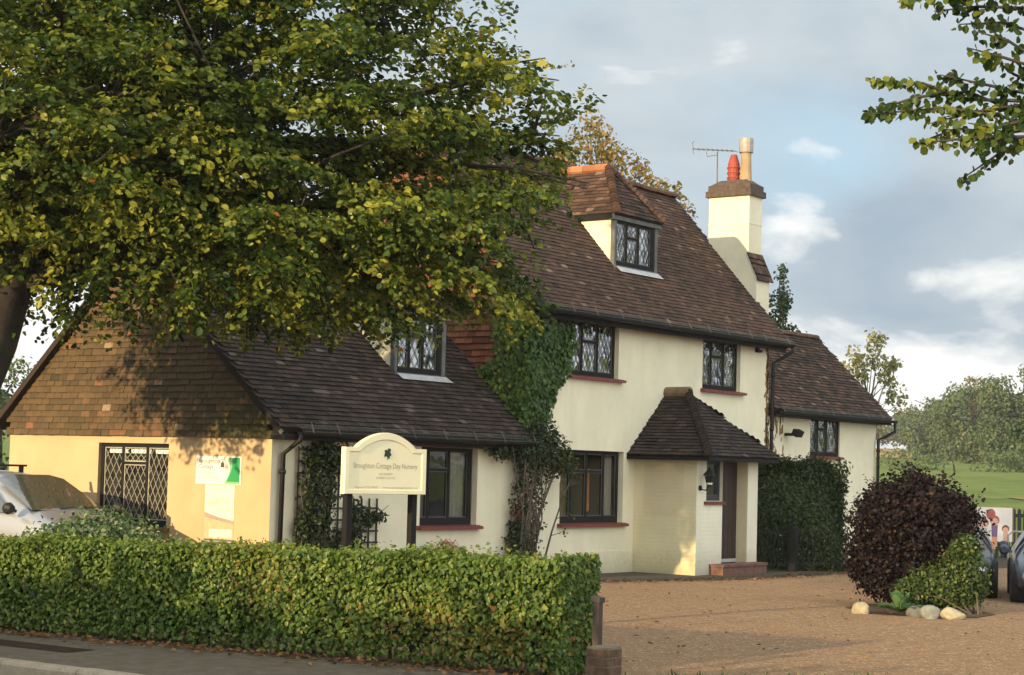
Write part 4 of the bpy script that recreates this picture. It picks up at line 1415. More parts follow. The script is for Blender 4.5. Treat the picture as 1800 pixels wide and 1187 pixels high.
hub = Vector((-14.6, -13.9, 4.5))
mb.tube([(-13.36, -15.2, 3.6), (-13.9, -14.6, 4.3), hub, (-15.2, -13.35, 4.5)], [.12, .08, .05, .02], 8)
for c in CH:
    pts = [Vector(q) for q in c]
    mb.tube([hub] + pts, [.03] + [.012] * (len(pts) - 1) + [.004], 5)
    segs = [(pts[i], pts[i + 1]) for i in range(len(pts) - 1)]
    for a, b in segs:
        n = int((b - a).length / 0.011)
        u = rs.rand(n)
        q = np.array(a)[None] * (1 - u[:, None]) + np.array(b)[None] * u[:, None]
        d = unit(np.array(b - a)[None] + rs.normal(size=(n, 3)) * .5)
        q = q + rs.normal(size=(n, 3)) * np.array([.030, .030, .024])
        P.append(q); A.append(unit(d * .4 + rs.normal(size=(n, 3)) * .5 + np.array([0, 0, -.7])))
        N_.append(unit(np.array([-.6, -.5, .35])[None] + rs.normal(size=(n, 3)) * .6))
        L_.append(rs.uniform(.045, .078, n))
        T_.append(np.clip(.30 + rs.normal() * .14 + .14 * rs.normal(size=n), 0, 1))
# denser foliage towards the trunk, most of it outside the picture
q, a, n = clump_leaves(rs, 3600, [(-15.0, -13.25, 4.6, .40, .40, .34), (-14.6, -13.6, 4.7, .65, .65, .7), (-14.1, -14.4, 4.6, .7, .7, .6), (-14.0, -14.6, 5.6, 1.3, 1.3, 1.4), (-13.6, -15.4, 7.5, 1.8, 1.8, 1.6)], .3)
P.append(q); A.append(a); N_.append(n); L_.append(rs.uniform(.06, .1, len(q))); T_.append(np.clip(.3 + .16 * rs.normal(size=len(q)), 0, 1))
leaf_mesh('crown', np.concatenate(P), np.concatenate(A), np.concatenate(N_), np.concatenate(L_), np.concatenate(T_), LEAF_TREE, lime, width=.95)
mb.build('trunk', BARK, lime, True)

# clipped hedge along the pavement
rs = np.random.RandomState(12)
HY0, HY1 = -9.08, 6.0


def hx_front(y):
    return np.interp(y, [-9.22, -6.36, -3.06, 6.0], [-15.56, -15.92, -16.46, -17.4])


def htop(y):
    return np.interp(y, [-9.22, -3.0, 6.0], [0.965, 0.885, 0.86])


n = 84000
kind = rs.choice(4, n, p=[.56, .22, .08, .14])
y = rs.uniform(HY0, HY1 - 3.5, n); zt = htop(y)
u = rs.rand(n)
TH = 0.62
und = 0.05 * np.sin(y * 3.1) + 0.04 * np.sin(y * 7.3 + 1) + .03 * rs.normal(size=n)
px_ = hx_front(y) + np.where(kind == 0, und + np.abs(rs.normal(size=n)) * .09, u * TH)
pz = np.where(kind == 0, .03 + (zt - .03) * rs.rand(n) ** .93, zt + .5 * und - np.abs(rs.normal(size=n)) * .06)
py = y.copy()
e = kind == 2
py = np.where(e, HY0 + np.abs(rs.normal(size=n)) * .06, py)
px_ = np.where(e, hx_front(HY0) + TH * u, px_)
pz = np.where(e, .03 + .96 * rs.rand(n), pz)
i_ = kind == 3
px_ = np.where(i_, hx_front(y) + TH * u, px_); pz = np.where(i_, zt * rs.rand(n), pz)
pz += np.where((kind == 1) & (rs.rand(n) < .10), rs.rand(n) * .07, 0)
nb = np.where(kind[:, None] == 0, np.array([[-.85, -.1, .45]]), np.where(kind[:, None] == 2, np.array([[-.1, -.85, .45]]), np.array([[-.2, -.1, 1.0]])))
nr = unit(nb + rs.normal(size=(n, 3)) * .42)
ax = unit(np.cross(nr, rs.normal(size=(n, 3))) + np.array([0, 0, -.45]))
pos = np.stack([px_, py, pz], 1)
patch = np.sin(pos[:, 1] * 1.7 + 2 * np.sin(pos[:, 2] * 4)) * .08
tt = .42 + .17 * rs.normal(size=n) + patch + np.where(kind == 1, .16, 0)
br = np.exp(-((py + 8.2) / .75) ** 2 - ((pz - .30) / .22) ** 2)      # a browning patch low down near the end
tt = np.where(rs.rand(n) < br * .75, rs.uniform(.82, 1.0, n), tt)
br2 = np.exp(-((py + 6.0) / .35) ** 2 - ((pz - .62) / .25) ** 2)
tt = np.where(rs.rand(n) < br2 * .4, rs.uniform(.82, 1.0, n), tt)
gap = rs.rand(n) < np.exp(-((py + 7.75) / .3) ** 2 - ((pz - .30) / .14) ** 2) * .6
shoot_n = 150
sel = ~gap & ~((pz < .14) & (rs.rand(n) < .45) & (kind == 0))
hed = thing('beech_hedge', 'long clipped green hedge with a browning patch along the pavement', 'hedge', (-16.0, -5, 0))
sy = rs.uniform(HY0 + .05, 1.0, shoot_n)
sb = np.stack([hx_front(sy) + rs.rand(shoot_n) * TH * .9 + .02, sy, htop(sy) - .05], 1)
sp, sa, sn, sl_l, sk = twig_sprays(rs, sb, unit(np.array([0, 0, 1.0]) + rs.normal(size=(shoot_n, 3)) * .35), rs.uniform(.05, .15, shoot_n), 6, .048, droop=.05)
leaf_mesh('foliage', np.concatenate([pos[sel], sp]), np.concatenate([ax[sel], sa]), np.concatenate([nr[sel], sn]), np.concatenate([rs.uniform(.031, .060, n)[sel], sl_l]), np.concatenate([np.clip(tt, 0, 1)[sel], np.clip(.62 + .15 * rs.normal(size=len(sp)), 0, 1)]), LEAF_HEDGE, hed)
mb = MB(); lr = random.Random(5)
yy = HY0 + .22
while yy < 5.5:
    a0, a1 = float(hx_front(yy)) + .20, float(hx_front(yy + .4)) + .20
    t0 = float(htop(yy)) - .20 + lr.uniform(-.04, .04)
    mb.prism([(a0, yy, .12), (a0 + .24, yy, .12), (a0 + .24, yy, t0), (a0, yy, t0)], (a1 - a0, .40, 0), 1)  # dark core stands for twigs, with the hedge's inner shade in its colour
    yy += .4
yy = HY0 + .12
while yy < 2.5:
    x = float(hx_front(yy)) + .3 + lr.uniform(-.12, .12)
    mb.tube([(x, yy, -.05), (x + lr.uniform(-.05, .05), yy + lr.uniform(-.08, .08), .4), (x + lr.uniform(-.15, .15), yy + lr.uniform(-.15, .15), .85)], [.022, .016, .006], 5)
    for s in range(3):
        z0 = lr.uniform(.1, .6)
        mb.tube([(x, yy, z0), (x + lr.uniform(-.3, .3), yy + lr.uniform(-.25, .25), z0 + .3)], [.010, .004], 4)
    yy += .16
mb.build('stems', [STEM, plain('dark_twig_core', (.022, .018, .011), .95, bmp=.5)], hed)

# fallen leaves on the pavement and along the drive edge: nobody could count them
n = 900
y = rs.uniform(-9.2, -2, n)
x = hx_front(y) - np.abs(rs.normal(size=n)) * .22 - .02
n2_ = 700
y2 = np.concatenate([rs.uniform(-2.9, -1.2, n2_)]); x2 = rs.uniform(-5.5, 4, n2_)
y2 = np.interp(x2, [-5.5, 0, 4], [-1.45, -2.5, -2.75]) + rs.normal(size=n2_) * .22
x3 = rs.uniform(-14.5, 2, 420); y3 = rs.uniform(-11, -2.6, 420)
x = np.concatenate([x, x2, x3]); y = np.concatenate([y, y2, y3])
z = gz(x, y) + .028
N3 = len(x)
leaf_mesh('fallen_leaves', np.stack([x, y, z], 1), unit(rs.normal(size=(N3, 3)) * np.array([1, 1, .1])), unit(np.array([0, 0, 1.0]) + rs.normal(size=(N3, 3)) * .3),
          rs.uniform(.035, .07, N3), rs.uniform(.3, 1, N3), leafmat('dead_leaf', [(0, (.06, .03, .015)), (.6, (.16, .075, .03)), (1, (.30, .16, .06))], .1))
tag(bpy.data.objects['fallen_leaves'], kind='stuff', label='brown fallen leaves scattered along the pavement and path edge')
# short grass on the verge by the brick pier
n = 5000
x = rs.normal(-14.3, .8, n); y = -10.9 - (x + 14.6) * .9 + rs.normal(size=n) * .35
ok = rs.rand(n) < .9
pg = np.stack([x, y, gz(x, y)], 1)[ok]
BL = np.array([(0, .12, 0), (.4, .12, .02), (.8, .08, .06), (1.0, 0, .12), (.8, -.08, .06), (.4, -.12, .02)])
leaf_mesh('verge_grass', pg, unit(np.array([0, 0, 1.0]) + rs.normal(size=(len(pg), 3)) * .5), unit(rs.normal(size=(len(pg), 3))), rs.uniform(.03, .09, len(pg)), rs.uniform(.1, .9, len(pg)), LEAF_EUON, shape=BL, width=.8)
tag(bpy.data.objects['verge_grass'], kind='stuff', label='rough grass at the drive entrance')

# brick pier and timber post at the end of the hedge
t_ = thing('brick_pier', 'low brick pier at the end of the hedge beside the drive', 'pier', (-15.95, -9.75, 0))
PIERB = plain('pier_brick', (.11, .062, .036), .9, bmp=.5, var=.45, scale=14)
MORT = plain('old_mortar', (.17, .14, .10), .95, bmp=.4)
mb = MB(); lr = random.Random(3)
mb.obox((-15.93, -9.77, .14), (.098, 0, 0), (0, .098, 0), (0, 0, .185), 1)
for r in range(5):
    z = .002 + r * .069
    for s in (-1, 1):
        for k in (-1, 1):
            if r % 2:
                mb.obox((-15.93 + s * .053, -9.77 + k * .0 + (0 if k < 0 else 0), z), (.05, 0, 0), (0, .103, 0), (0, 0, .0295)) if k < 0 else None
            else:
                mb.obox((-15.93, -9.77 + s * .053, z), (.103, 0, 0), (0, .05, 0), (0, 0, .0295)) if k < 0 else None
mb.build('brickwork', [PIERB, MORT], t_)
t_ = thing('timber_post', 'short dark timber post behind the brick pier at the hedge end', 'post', (-15.36, -9.33, 0))
mb = MB(); mb.box(-15.390, -15.330, -9.361, -9.301, -.05, .62); mb.build('shaft', plain('tarred_wood', (.06, .042, .034), .8, bmp=.4, var=.4), t_)
mb = MB(); mb.obox((-15.360, -9.331, .645), (.042, 0, 0), (0, .042, .006), (0, -.002, .022)); mb.build('cap', plain('tarred_cap', (.05, .04, .035), .8, bmp=.4), t_)


# ------------------------------------------------------------------ shrubs and climbers
def shrub(name, label, cat, loc, lobes, n, ll, mat, seed, stems=6, shell=.55, tint=.42, td=.2, out=.7, flat=.35, width=.72, group=None, billow=0):
    rs = np.random.RandomState(seed)
    t = thing(name, label, cat, loc, group)
    if billow:
        sub = []
        for l in lobes:
            for q in unit(rs.normal(size=(billow, 3))):
                f_ = rs.uniform(.24, .5)
                sub.append((l[0] + q[0] * l[3] * .72, l[1] + q[1] * l[4] * .72, l[2] + q[2] * l[5] * .72, l[3] * f_, l[4] * f_, l[5] * f_))
        lobes = list(lobes) + sub
    p, a, nr = clump_leaves(rs, n, lobes, shell, flat, out)
    g = gz(p[:, 0], p[:, 1])
    p[:, 2] = np.maximum(p[:, 2], g + .02)
    cl = np.sin(p[:, 0] * 5.1 + 1.3 * np.sin(p[:, 2] * 6)) * np.sin(p[:, 1] * 4.3 + 2) * .10
    leaf_mesh('foliage', p, a, nr, rs.uniform(.7, 1.3, n) * ll, np.clip(tint + td * rs.normal(size=n) + cl, 0, 1), mat, t, width)
    mb = MB(); lr = random.Random(seed)
    for i in range(stems):
        l = lobes[i % len(lobes)]
        c = Vector(l[:3])
        b = Vector((loc[0] + lr.uniform(-.15, .15), loc[1] + lr.uniform(-.15, .15), float(gz(loc[0], loc[1])) - .05))
        e = c + Vector((lr.uniform(-.6, .6) * l[3], lr.uniform(-.6, .6) * l[4], lr.uniform(0, .7) * l[5]))
        mb.tube([b, b.lerp(e, .5) + Vector((lr.uniform(-.08, .08), lr.uniform(-.08, .08), .1)), e], [.016, .011, .004], 5)
    mb.build('stems', STEM, t)
    return t


shrub('purple_shrub', 'big dark purple leaved shrub on the island bed in the gravel', 'shrub', (-4.39, -7.34, 0),
      [(-4.37, -7.36, 0.95, 0.8, 0.8, 0.78), (-4.66, -6.97, 1.05, 0.42, 0.5, 0.52), (-4.09, -7.75, 1.05, 0.46, 0.5, 0.48), (-4.45, -7.26, 1.5, 0.48, 0.5, 0.3), (-4.21, -7.59, 1.36, 0.5, 0.5, 0.32), (-4.66, -6.97, 0.55, 0.4, 0.5, 0.45), (-4.37, -7.36, 0.4, 0.78, 0.8, 0.4), (-4.7, -7.08, 1.4, 0.36, 0.36, 0.32), (-4.36, -7.38, 1.7, 0.2, 0.2, 0.15), (-3.95, -7.77, 1.2, 0.3, 0.3, 0.3), (-4.73, -6.88, 1.28, 0.22, 0.25, 0.22), (-4.58, -7.08, 0.28, 0.5, 0.45, 0.28), (-4.32, -7.44, 0.25, 0.7, 0.6, 0.27)],
      25000, .052, LEAF_PURPLE, 31, 26, .40, .42, .26, width=.95, billow=6)
shrub('euonymus_shrub', 'low bright green shrub spreading at the foot of the purple shrub', 'shrub', (-5.0, -8.45, 0),
      [(-5.2, -8.0, 0.3, 0.41400000000000003, 0.3864, 0.304), (-4.95, -8.3, 0.49, 0.36800000000000005, 0.3496, 0.38), (-4.85, -8.28, 0.8, 0.23, 0.2208, 0.209), (-5.55, -7.8, 0.23, 0.25760000000000005, 0.25760000000000005, 0.19), (-5.05, -8.2, 0.27, 0.3864, 0.3864, 0.285), (-4.85, -8.15, 0.22, 0.42, 0.4, 0.24), (-5.05, -8.0, 0.2, 0.4, 0.4, 0.22)],
      8500, .050, LEAF_EUON, 32, 8, .5, .5, .22)
rs = np.random.RandomState(33)
ps = bpy.data.objects['purple_shrub']
sb, sd_, sk_ = lobes_points(rs, 230, [(-4.38, -7.35, .95, .80, .80, .80), (-4.38, -7.35, 1.35, .62, .62, .45), (-4.05, -7.75, 1.1, .45, .45, .45)], .86)
sb[:, 2] = np.maximum(sb[:, 2], .25)
sp, sa, sn, sl_l, sk = twig_sprays(rs, sb, unit(sd_ * .7 + rs.normal(size=sb.shape) * .3 + np.array([0, 0, .45])), rs.uniform(.12, .34, len(sb)), 11, .056, droop=.12, jit=.8)
leaf_mesh('shoots', sp, sa, sn, sl_l, np.clip(.45 + .26 * rs.normal(size=len(sp)), 0, 1), LEAF_PURPLE, ps, width=.95)
# grey-green rosette plant and the edging stones
t_ = thing('rosette_plant', 'grey green rosette plant with broad leaves in front of the purple shrub', 'plant', (-6.25, -7.95, 0))
mb = MB(); lr = random.Random(6)
for i in range(30):
    a = i * 2.399; L = lr.uniform(.26, .42) * (1 if i < 16 else .75); el = .45 if i < 16 else .95 + .3 * lr.random()
    d = Vector((math.cos(a), math.sin(a), 0)); s = Vector((-d.y, d.x, 0))
    c = Vector((-6.2, -7.95, .0))
    pts = [(0, .014), (.35, .05), (.7, .060), (.92, .035), (1, .0)]
    vs = []
    for f_, w_ in pts:
        q = c + d * L * f_ * math.cos(el) + Vector((0, 0, L * (f_ * math.sin(el) * 1.3 - .35 * f_ * f_)))
        vs += [q + s * w_ + Vector((0, 0, .02)), q, q - s * w_ + Vector((0, 0, .02))]
    fs = []
    for k in range(4):
        fs += [(3 * k, 3 * k + 1, 3 * k + 4, 3 * k + 3), (3 * k + 1, 3 * k + 2, 3 * k + 5, 3 * k + 4)]
    mb.add(vs, fs, 0, lr.random())
mb.build('leaves', LEAF_ROS, t_, True)


def stone(label, c, r, col, seed):
    import bmesh
    bm = bmesh.new()
    bmesh.ops.create_icosphere(bm, subdivisions=3, radius=1)
    lr = random.Random(seed)
    pl = [(Vector((lr.gauss(0, 1), lr.gauss(0, 1), lr.gauss(0, 1))).normalized(), lr.uniform(.62, .88)) for _ in range(13)]
    for v in bm.verts:
        for nn, d in pl:
            e = v.co.dot(nn) - d
            if e > 0:
                v.co -= nn * e * .95
        v.co = Vector((v.co.x * r[0], v.co.y * r[1], v.co.z * r[2]))
    me = bpy.data.meshes.new('edging_stone'); bm.to_mesh(me); bm.free()
    o = finish(me, 'edging_stone', plain('stone_' + str(seed), col, .9, bmp=.5, bscale=40, var=.3, scale=14), None, None, None, True)
    o.location = (c[0], c[1], float(gz(c[0], c[1])) + r[2] * .32)
    o.rotation_euler = (0, 0, lr.uniform(0, 3))
    tag(o, label, 'stone', 'stones edging the island bed')


stone('yellowish rounded stone at the rosette end of the island bed, apart from the others', (-6.45, -7.53, 0), (.12, .14, .12), (.33, .28, .17), 1)
stone('grey rounded stone between the rosette plant and the yellow stone', (-6.42, -8.46, 0), (.15, .17, .13), (.20, .20, .17), 2)
stone('small dark grey stone half hidden beside the rosette plant', (-6.25, -8.2, 0), (.13, .15, .11), (.12, .12, .105), 3)
stone('cream pointed stone at the foot of the euonymus, end of the row', (-6.32, -8.72, 0), (.14, .17, .13), (.37, .31, .20), 4)
tag(flat('island_bed', [(-6.4, -7.6), (-6.3, -8.5), (-5.7, -8.8), (-4.8, -8.7), (-4.0, -8.0), (-3.9, -7.2), (-4.5, -6.7), (-5.6, -6.9)], groundmat('bed_soil', (.10, .066, .040), (.13, .088, .054), (.17, .115, .072), 9.0, .6, 40), .012), kind='structure')

shrub('garden_bush', 'low rounded grey green bush behind the hedge in front of the silver car', 'bush', (-15.35, -3.1, 0),
      [(-15.25, -3.1, .72, .70, .50, .50), (-15.5, -2.7, .66, .5, .5, .40), (-15.1, -3.55, .62, .45, .42, .42)], 8000, .05, LEAF_SILV, 41, 7, .5, .45, .26)
# clipped evergreen block in front of the annex
rs = np.random.RandomState(51)
ev_ = thing('clipped_evergreen', 'tall square clipped dark evergreen against the annex by the porch', 'shrub', (3.2, -1.3, -.1))
o2 = Vector((2.92, -.95, -.1)); ud = Vector((.59, -.81, 0)).normalized(); vd = Vector((.80, .58, 0)).normalized()
n = 25000
uu, vv, zz = rs.uniform(-.02, 1.66, n), rs.rand(n) * 1.1, rs.rand(n) * 2.1
fc = rs.choice(3, n, p=[.6, .22, .18])
wob = lambda a, b: .07 * np.sin(a * 4 + 1) + .06 * np.sin(b * 3.3 + a * 2)
vv = np.where(fc == 0, np.abs(rs.normal(size=n)) * .16 + wob(uu, zz), vv)
ztop = 2.14 - .42 * np.abs((uu - .8) / .86) ** 3.5 + .05 * np.sin(uu * 6)
zz = np.where(fc == 1, ztop - np.abs(rs.normal(size=n)) * .10, zz * ztop / 2.1)
uu = np.where(fc == 2, np.where(rs.rand(n) < .5, 0, 1.64) + rs.normal(size=n) * .06 + wob(vv, zz) * .6, uu)
zz += np.where((fc == 1) & (rs.rand(n) < .12), rs.rand(n) * .12, 0)
pos = np.array(o2)[None] + uu[:, None] * np.array(ud) + vv[:, None] * np.array(vd) + zz[:, None] * np.array([0, 0, 1.0])
nb = np.where(fc[:, None] == 0, -np.array(vd)[None], np.where(fc[:, None] == 1, np.array([[0, 0, 1.0]]), np.where(uu[:, None] < .7, -np.array(ud)[None], np.array(ud)[None])))
nr = unit(nb + np.array([0, 0, .4]) + rs.normal(size=(n, 3)) * .5)
leaf_mesh('foliage', pos, unit(np.cross(nr, rs.normal(size=(n, 3))) + np.array([0, 0, -.4])), nr, rs.uniform(.05, .085, n), np.clip(.38 + .2 * rs.normal(size=n) + .12 * np.sin(uu * 5 + zz * 3), 0, 1), LEAF_DARK, ev_)
mb = MB(); lr = random.Random(8)
for i in range(10):
    b = o2 + ud * lr.uniform(.2, 1.3) + vd * lr.uniform(.3, .8)
    mb.tube([b, b + Vector((lr.uniform(-.1, .1), lr.uniform(-.1, .1), 1.0)), b + Vector((lr.uniform(-.3, .3), lr.uniform(-.3, .3), 1.9))], [.04, .03, .01], 6)
mb.build('stems', STEM, ev_)
# black iron railing with gate post in front of it
ra = thing('iron_railing', 'thin black iron railing with a square post in front of the clipped evergreen', 'railing', (3.2, -1.6, -.1))
mb = MB()
a, b, c = Vector((2.32, -1.30, 0)), Vector((3.10, -1.62, 0)), Vector((3.62, -2.42, 0))
for p_, q_ in ((a, b), (b, c)):
    mb.bar(p_ + Vector((0, 0, .66)), q_ + Vector((0, 0, .66)), .03, .012); mb.bar(p_ + Vector((0, 0, .05)), q_ + Vector((0, 0, .05)), .03, .012)
    m_ = int((q_ - p_).length / .1)
    for i in range(1, m_):
        e = p_.lerp(q_, i / m_)
        mb.bar(e + Vector((0, 0, .05)), e + Vector((0, 0, .66)), .012, .012)
mb.build('rails', BLACKP, ra)
mb = MB(); mb.box(3.03, 3.17, -1.72, -1.58, -.15, .72); mb.lathe((3.10, -1.65, .72), [(.08, 0), (.08, .03), (.03, .05), (.05, .09), (.02, .13)], 10); mb.build('post', BLACKP, ra)


def wall_leaves(rs, n, poly, plane, off, depth, ll, mat, name, parent, tint=.45, td=.2, edge=None, nz=.25):
    """leaves over a polygon on a wall; plane 'y' -> poly in (x,z) facing -Y, plane 'x' -> poly in (y,z) facing -X"""
    P = np.array(poly, float)
    lo, hi = P.min(0), P.max(0)
    pts = []
    while len(pts) < n:
        q = lo + rs.rand(2) * (hi - lo)
        ins = False
        for i in range(len(P)):
            a, b = P[i - 1], P[i]
            if (a[1] > q[1]) != (b[1] > q[1]) and q[0] < (b[0] - a[0]) * (q[1] - a[1]) / (b[1] - a[1]) + a[0]:
                ins = not ins
        if ins:
            pts.append(q)
    q = np.array(pts) + rs.normal(size=(n, 2)) * .035
    bulge = (np.sin(q[:, 0] * 6 + 1) * np.sin(q[:, 1] * 5) * .3 + .7)
    d = off - np.abs(rs.rand(n)) * depth * bulge - .01
    if plane == 'y':
        pos = np.stack([q[:, 0], d, q[:, 1]], 1); nb = np.array([0, -1.0, nz])
    else:
        pos = np.stack([d, q[:, 0], q[:, 1]], 1); nb = np.array([-1.0, 0, nz])
    nr = unit(nb + rs.normal(size=(n, 3)) * .38)
    ax = unit(np.cross(nr, rs.normal(size=(n, 3))) * .6 + np.array([0, 0, -.8]))
    return pos, ax, nr, rs.uniform(.7, 1.3, n) * ll, np.clip(tint + td * rs.normal(size=n), 0, 1)


rs = np.random.RandomState(61)
ivy = thing('ivy', 'thick green ivy wrapped round the upper corner of the main house', 'ivy', (-3.2, -.1, 0))
f1 = wall_leaves(rs, 4300, [(-3.5, 4.30), (-3.0, 4.38), (-2.2, 4.36), (-2.12, 3.9), (-2.3, 3.5), (-2.55, 3.15), (-2.9, 2.7), (-3.1, 2.1), (-3.5, 2.0)], 'y', 0, .16, .075, LEAF_IVY, '', None, .32, .15)
f2 = wall_leaves(rs, 2300, [(-.1, 4.5), (.10, 4.6), (.55, 4.7), (.62, 4.1), (.5, 3.6), (.9, 3.35), (.75, 3.1), (.35, 2.85), (.1, 2.5), (-.1, 2.4)], 'x', XM - .05, .14, .075, LEAF_IVY, '', None, .54, .17)
leaf_mesh('leaves', *[np.concatenate([a_, b_]) for a_, b_ in zip(f1, f2)], LEAF_IVY, ivy, width=.95)
mb = MB(); lr = random.Random(4)
for i in range(9):
    x = -3.35 + lr.uniform(-.05, .5)
    mb.tube([(x + lr.uniform(-.2, .1), -.03, 2.0), (x, -.035, 3.0), (x + lr.uniform(-.2, .5), -.03, 4.2)], [.02, .015, .006], 5)
mb.build('stems', STEM, ivy)

rs = np.random.RandomState(62)
cb = thing('climbing_rose', 'dark bushy climber with arching bare stems between the two ground floor windows', 'climber', (-3.6, -.25, 0))
q, a, nr = clump_leaves(rs, 5200, [(-3.6, -.22, 1.2, .38, .22, 1.0), (-3.55, -.25, 2.05, .62, .3, .32), (-3.0, -.3, 1.95, .42, .25, .42), (-2.75, -.35, 1.85, .28, .2, .22), (-3.75, -.2, .55, .34, .22, .5), (-4.35, -.2, 2.0, .35, .15, .16), (-3.3, -.25, 2.35, .35, .22, .25)], .3)
q[:, 1] = np.minimum(q[:, 1], -.03)
tt = np.clip(.42 + .22 * rs.normal(size=len(q)) + np.where(q[:, 0] > -3.1, .22, 0), 0, .95)
red = (np.abs(q[:, 0] + 3.95) < .07) & (np.abs(q[:, 2] - 1.15) < .28)
tt = np.where(red & (rs.rand(len(q)) < .7), 1.0, tt)
leaf_mesh('leaves', q, a, nr, rs.uniform(.04, .075, len(q)), tt, LEAF_CLIMB, cb)
mb = MB(); lr = random.Random(7)
for i in range(16):
    x = -3.75 + lr.uniform(-.2, .35)
    mb.tube([(x, -.25, -.05), (x + lr.uniform(-.15, .2), -.38, .9), (x + lr.uniform(-.3, .5), -.36, 1.7), (x + lr.uniform(-.4, .8), -.3, 2.2)], [.018, .014, .010, .005], 5)
mb.tube([(-3.25, -.25, -.05), (-3.15, -.4, .7), (-2.9, -.45, 1.3), (-2.55, -.45, 1.75)], [.022, .018, .013, .006], 6)
mb.tube([(-2.98, -.43, 1.1), (-3.02, -.45, 1.5), (-2.85, -.45, 1.9)], [.012, .009, .004], 5)
for a_, b_ in (((-3.06, -.42, .9), (-2.78, -.5, 1.02)), ((-3.18, -.4, .62), (-2.92, -.5, .70)), ((-2.8, -.45, 1.45), (-2.6, -.5, 1.5))):
    mb.tube([a_, b_], [.008, .004], 5)
mb.build('stems', STEM, cb)
st_ = [(-2.78, -.5, 1.02), (-2.92, -.5, .70), (-2.6, -.5, 1.5), (-2.95, -.5, 1.25), (-2.7, -.5, 1.6)]
q = np.concatenate([np.array(s)[None] + rs.normal(size=(14, 3)) * .05 for s in st_])
leaf_mesh('leaves', q, unit(rs.normal(size=q.shape)), unit(rs.normal(size=q.shape) + np.array([-.5, -.8, .5])), rs.uniform(.03, .06, len(q)), rs.uniform(.2, .9, len(q)), LEAF_CLIMB, cb)

rs = np.random.RandomState(63)
TREL = plain('dark_trellis_wood', (.028, .024, .02), .8, bmp=.3, var=.3)
mb = MB()
for i in range(11):
    x = -9.02 + i * .175
    mb.box(x, x + .028, -.06, -.042, .18, 1.95 if i < 6 else 1.22)
for j in range(11):
    z = .22 + j * .168
    mb.box(-9.03, -7.24 if j < 6 else -8.05, -.078, -.061, z, z + .028)
tag(mb.build('garden_trellis', TREL, origin=(-8.1, -.06, .2)), 'dark wooden trellis fixed on the cream wall behind the nursery sign', 'trellis')
vn = thing('trellis_vine', 'tall dark evergreen climber on the trellis next to the gable end downpipe', 'climber', (-8.7, -.2, 0))
q, a, nr = clump_leaves(rs, 3300, [(-8.65, -.17, 1.4, .42, .13, .65), (-8.75, -.17, .75, .36, .13, .55), (-8.45, -.17, 1.85, .55, .14, .25), (-8.1, -.15, .5, .3, .1, .35), (-9.0, -.15, .8, .12, .08, .2), (-7.55, -.14, .95, .2, .08, .16), (-7.3, -.16, .95, .14, .08, .1), (-7.8, -.12, .85, .25, .08, .4)], .25)
q[:, 1] = np.minimum(q[:, 1], -.085)
tt = np.clip(.35 + .22 * rs.normal(size=len(q)) + np.where(rs.rand(len(q)) < .08, .4, 0), 0, .93)
leaf_mesh('leaves', q, a, nr, rs.uniform(.045, .08, len(q)), tt, LEAF_CLIMB, vn)
mb = MB(); lr = random.Random(17)
for i in range(14):
    x = -8.7 + lr.uniform(-.3, .3)
    mb.tube([(x, -.2, -.05), (x + lr.uniform(-.1, .1), -.16, .7), (x + lr.uniform(-.3, .3), -.15, 1.4), (x + lr.uniform(-.3, .6), -.14, 2.0)], [.014, .012, .008, .004], 5)
mb.tube([(-8.2, -.2, -.05), (-7.9, -.14, .6), (-7.4, -.14, .95), (-7.1, -.15, 1.12)], [.012, .010, .007, .004], 5)
mb.build('stems', STEM, vn)
fl = shrub('flowering_plant', 'small plant with pink flowers under the window beside the nursery sign', 'plant', (-6.15, -.45, 0), [(-6.2, -.45, .35, .3, .2, .3), (-6.0, -.42, .5, .22, .15, .12)], 420, .05, LEAF_PALE, 71, 6, .1, .4, .3)
rs = np.random.RandomState(72)
q = np.array([-6.0, -.5, .48])[None] + rs.normal(size=(90, 3)) * np.array([.1, .05, .055])
leaf_mesh('flowers', q, unit(rs.normal(size=q.shape)), unit(rs.normal(size=q.shape) + np.array([-.4, -.7, .4])), rs.uniform(.03, .05, 90), rs.rand(90), PINKF, fl)


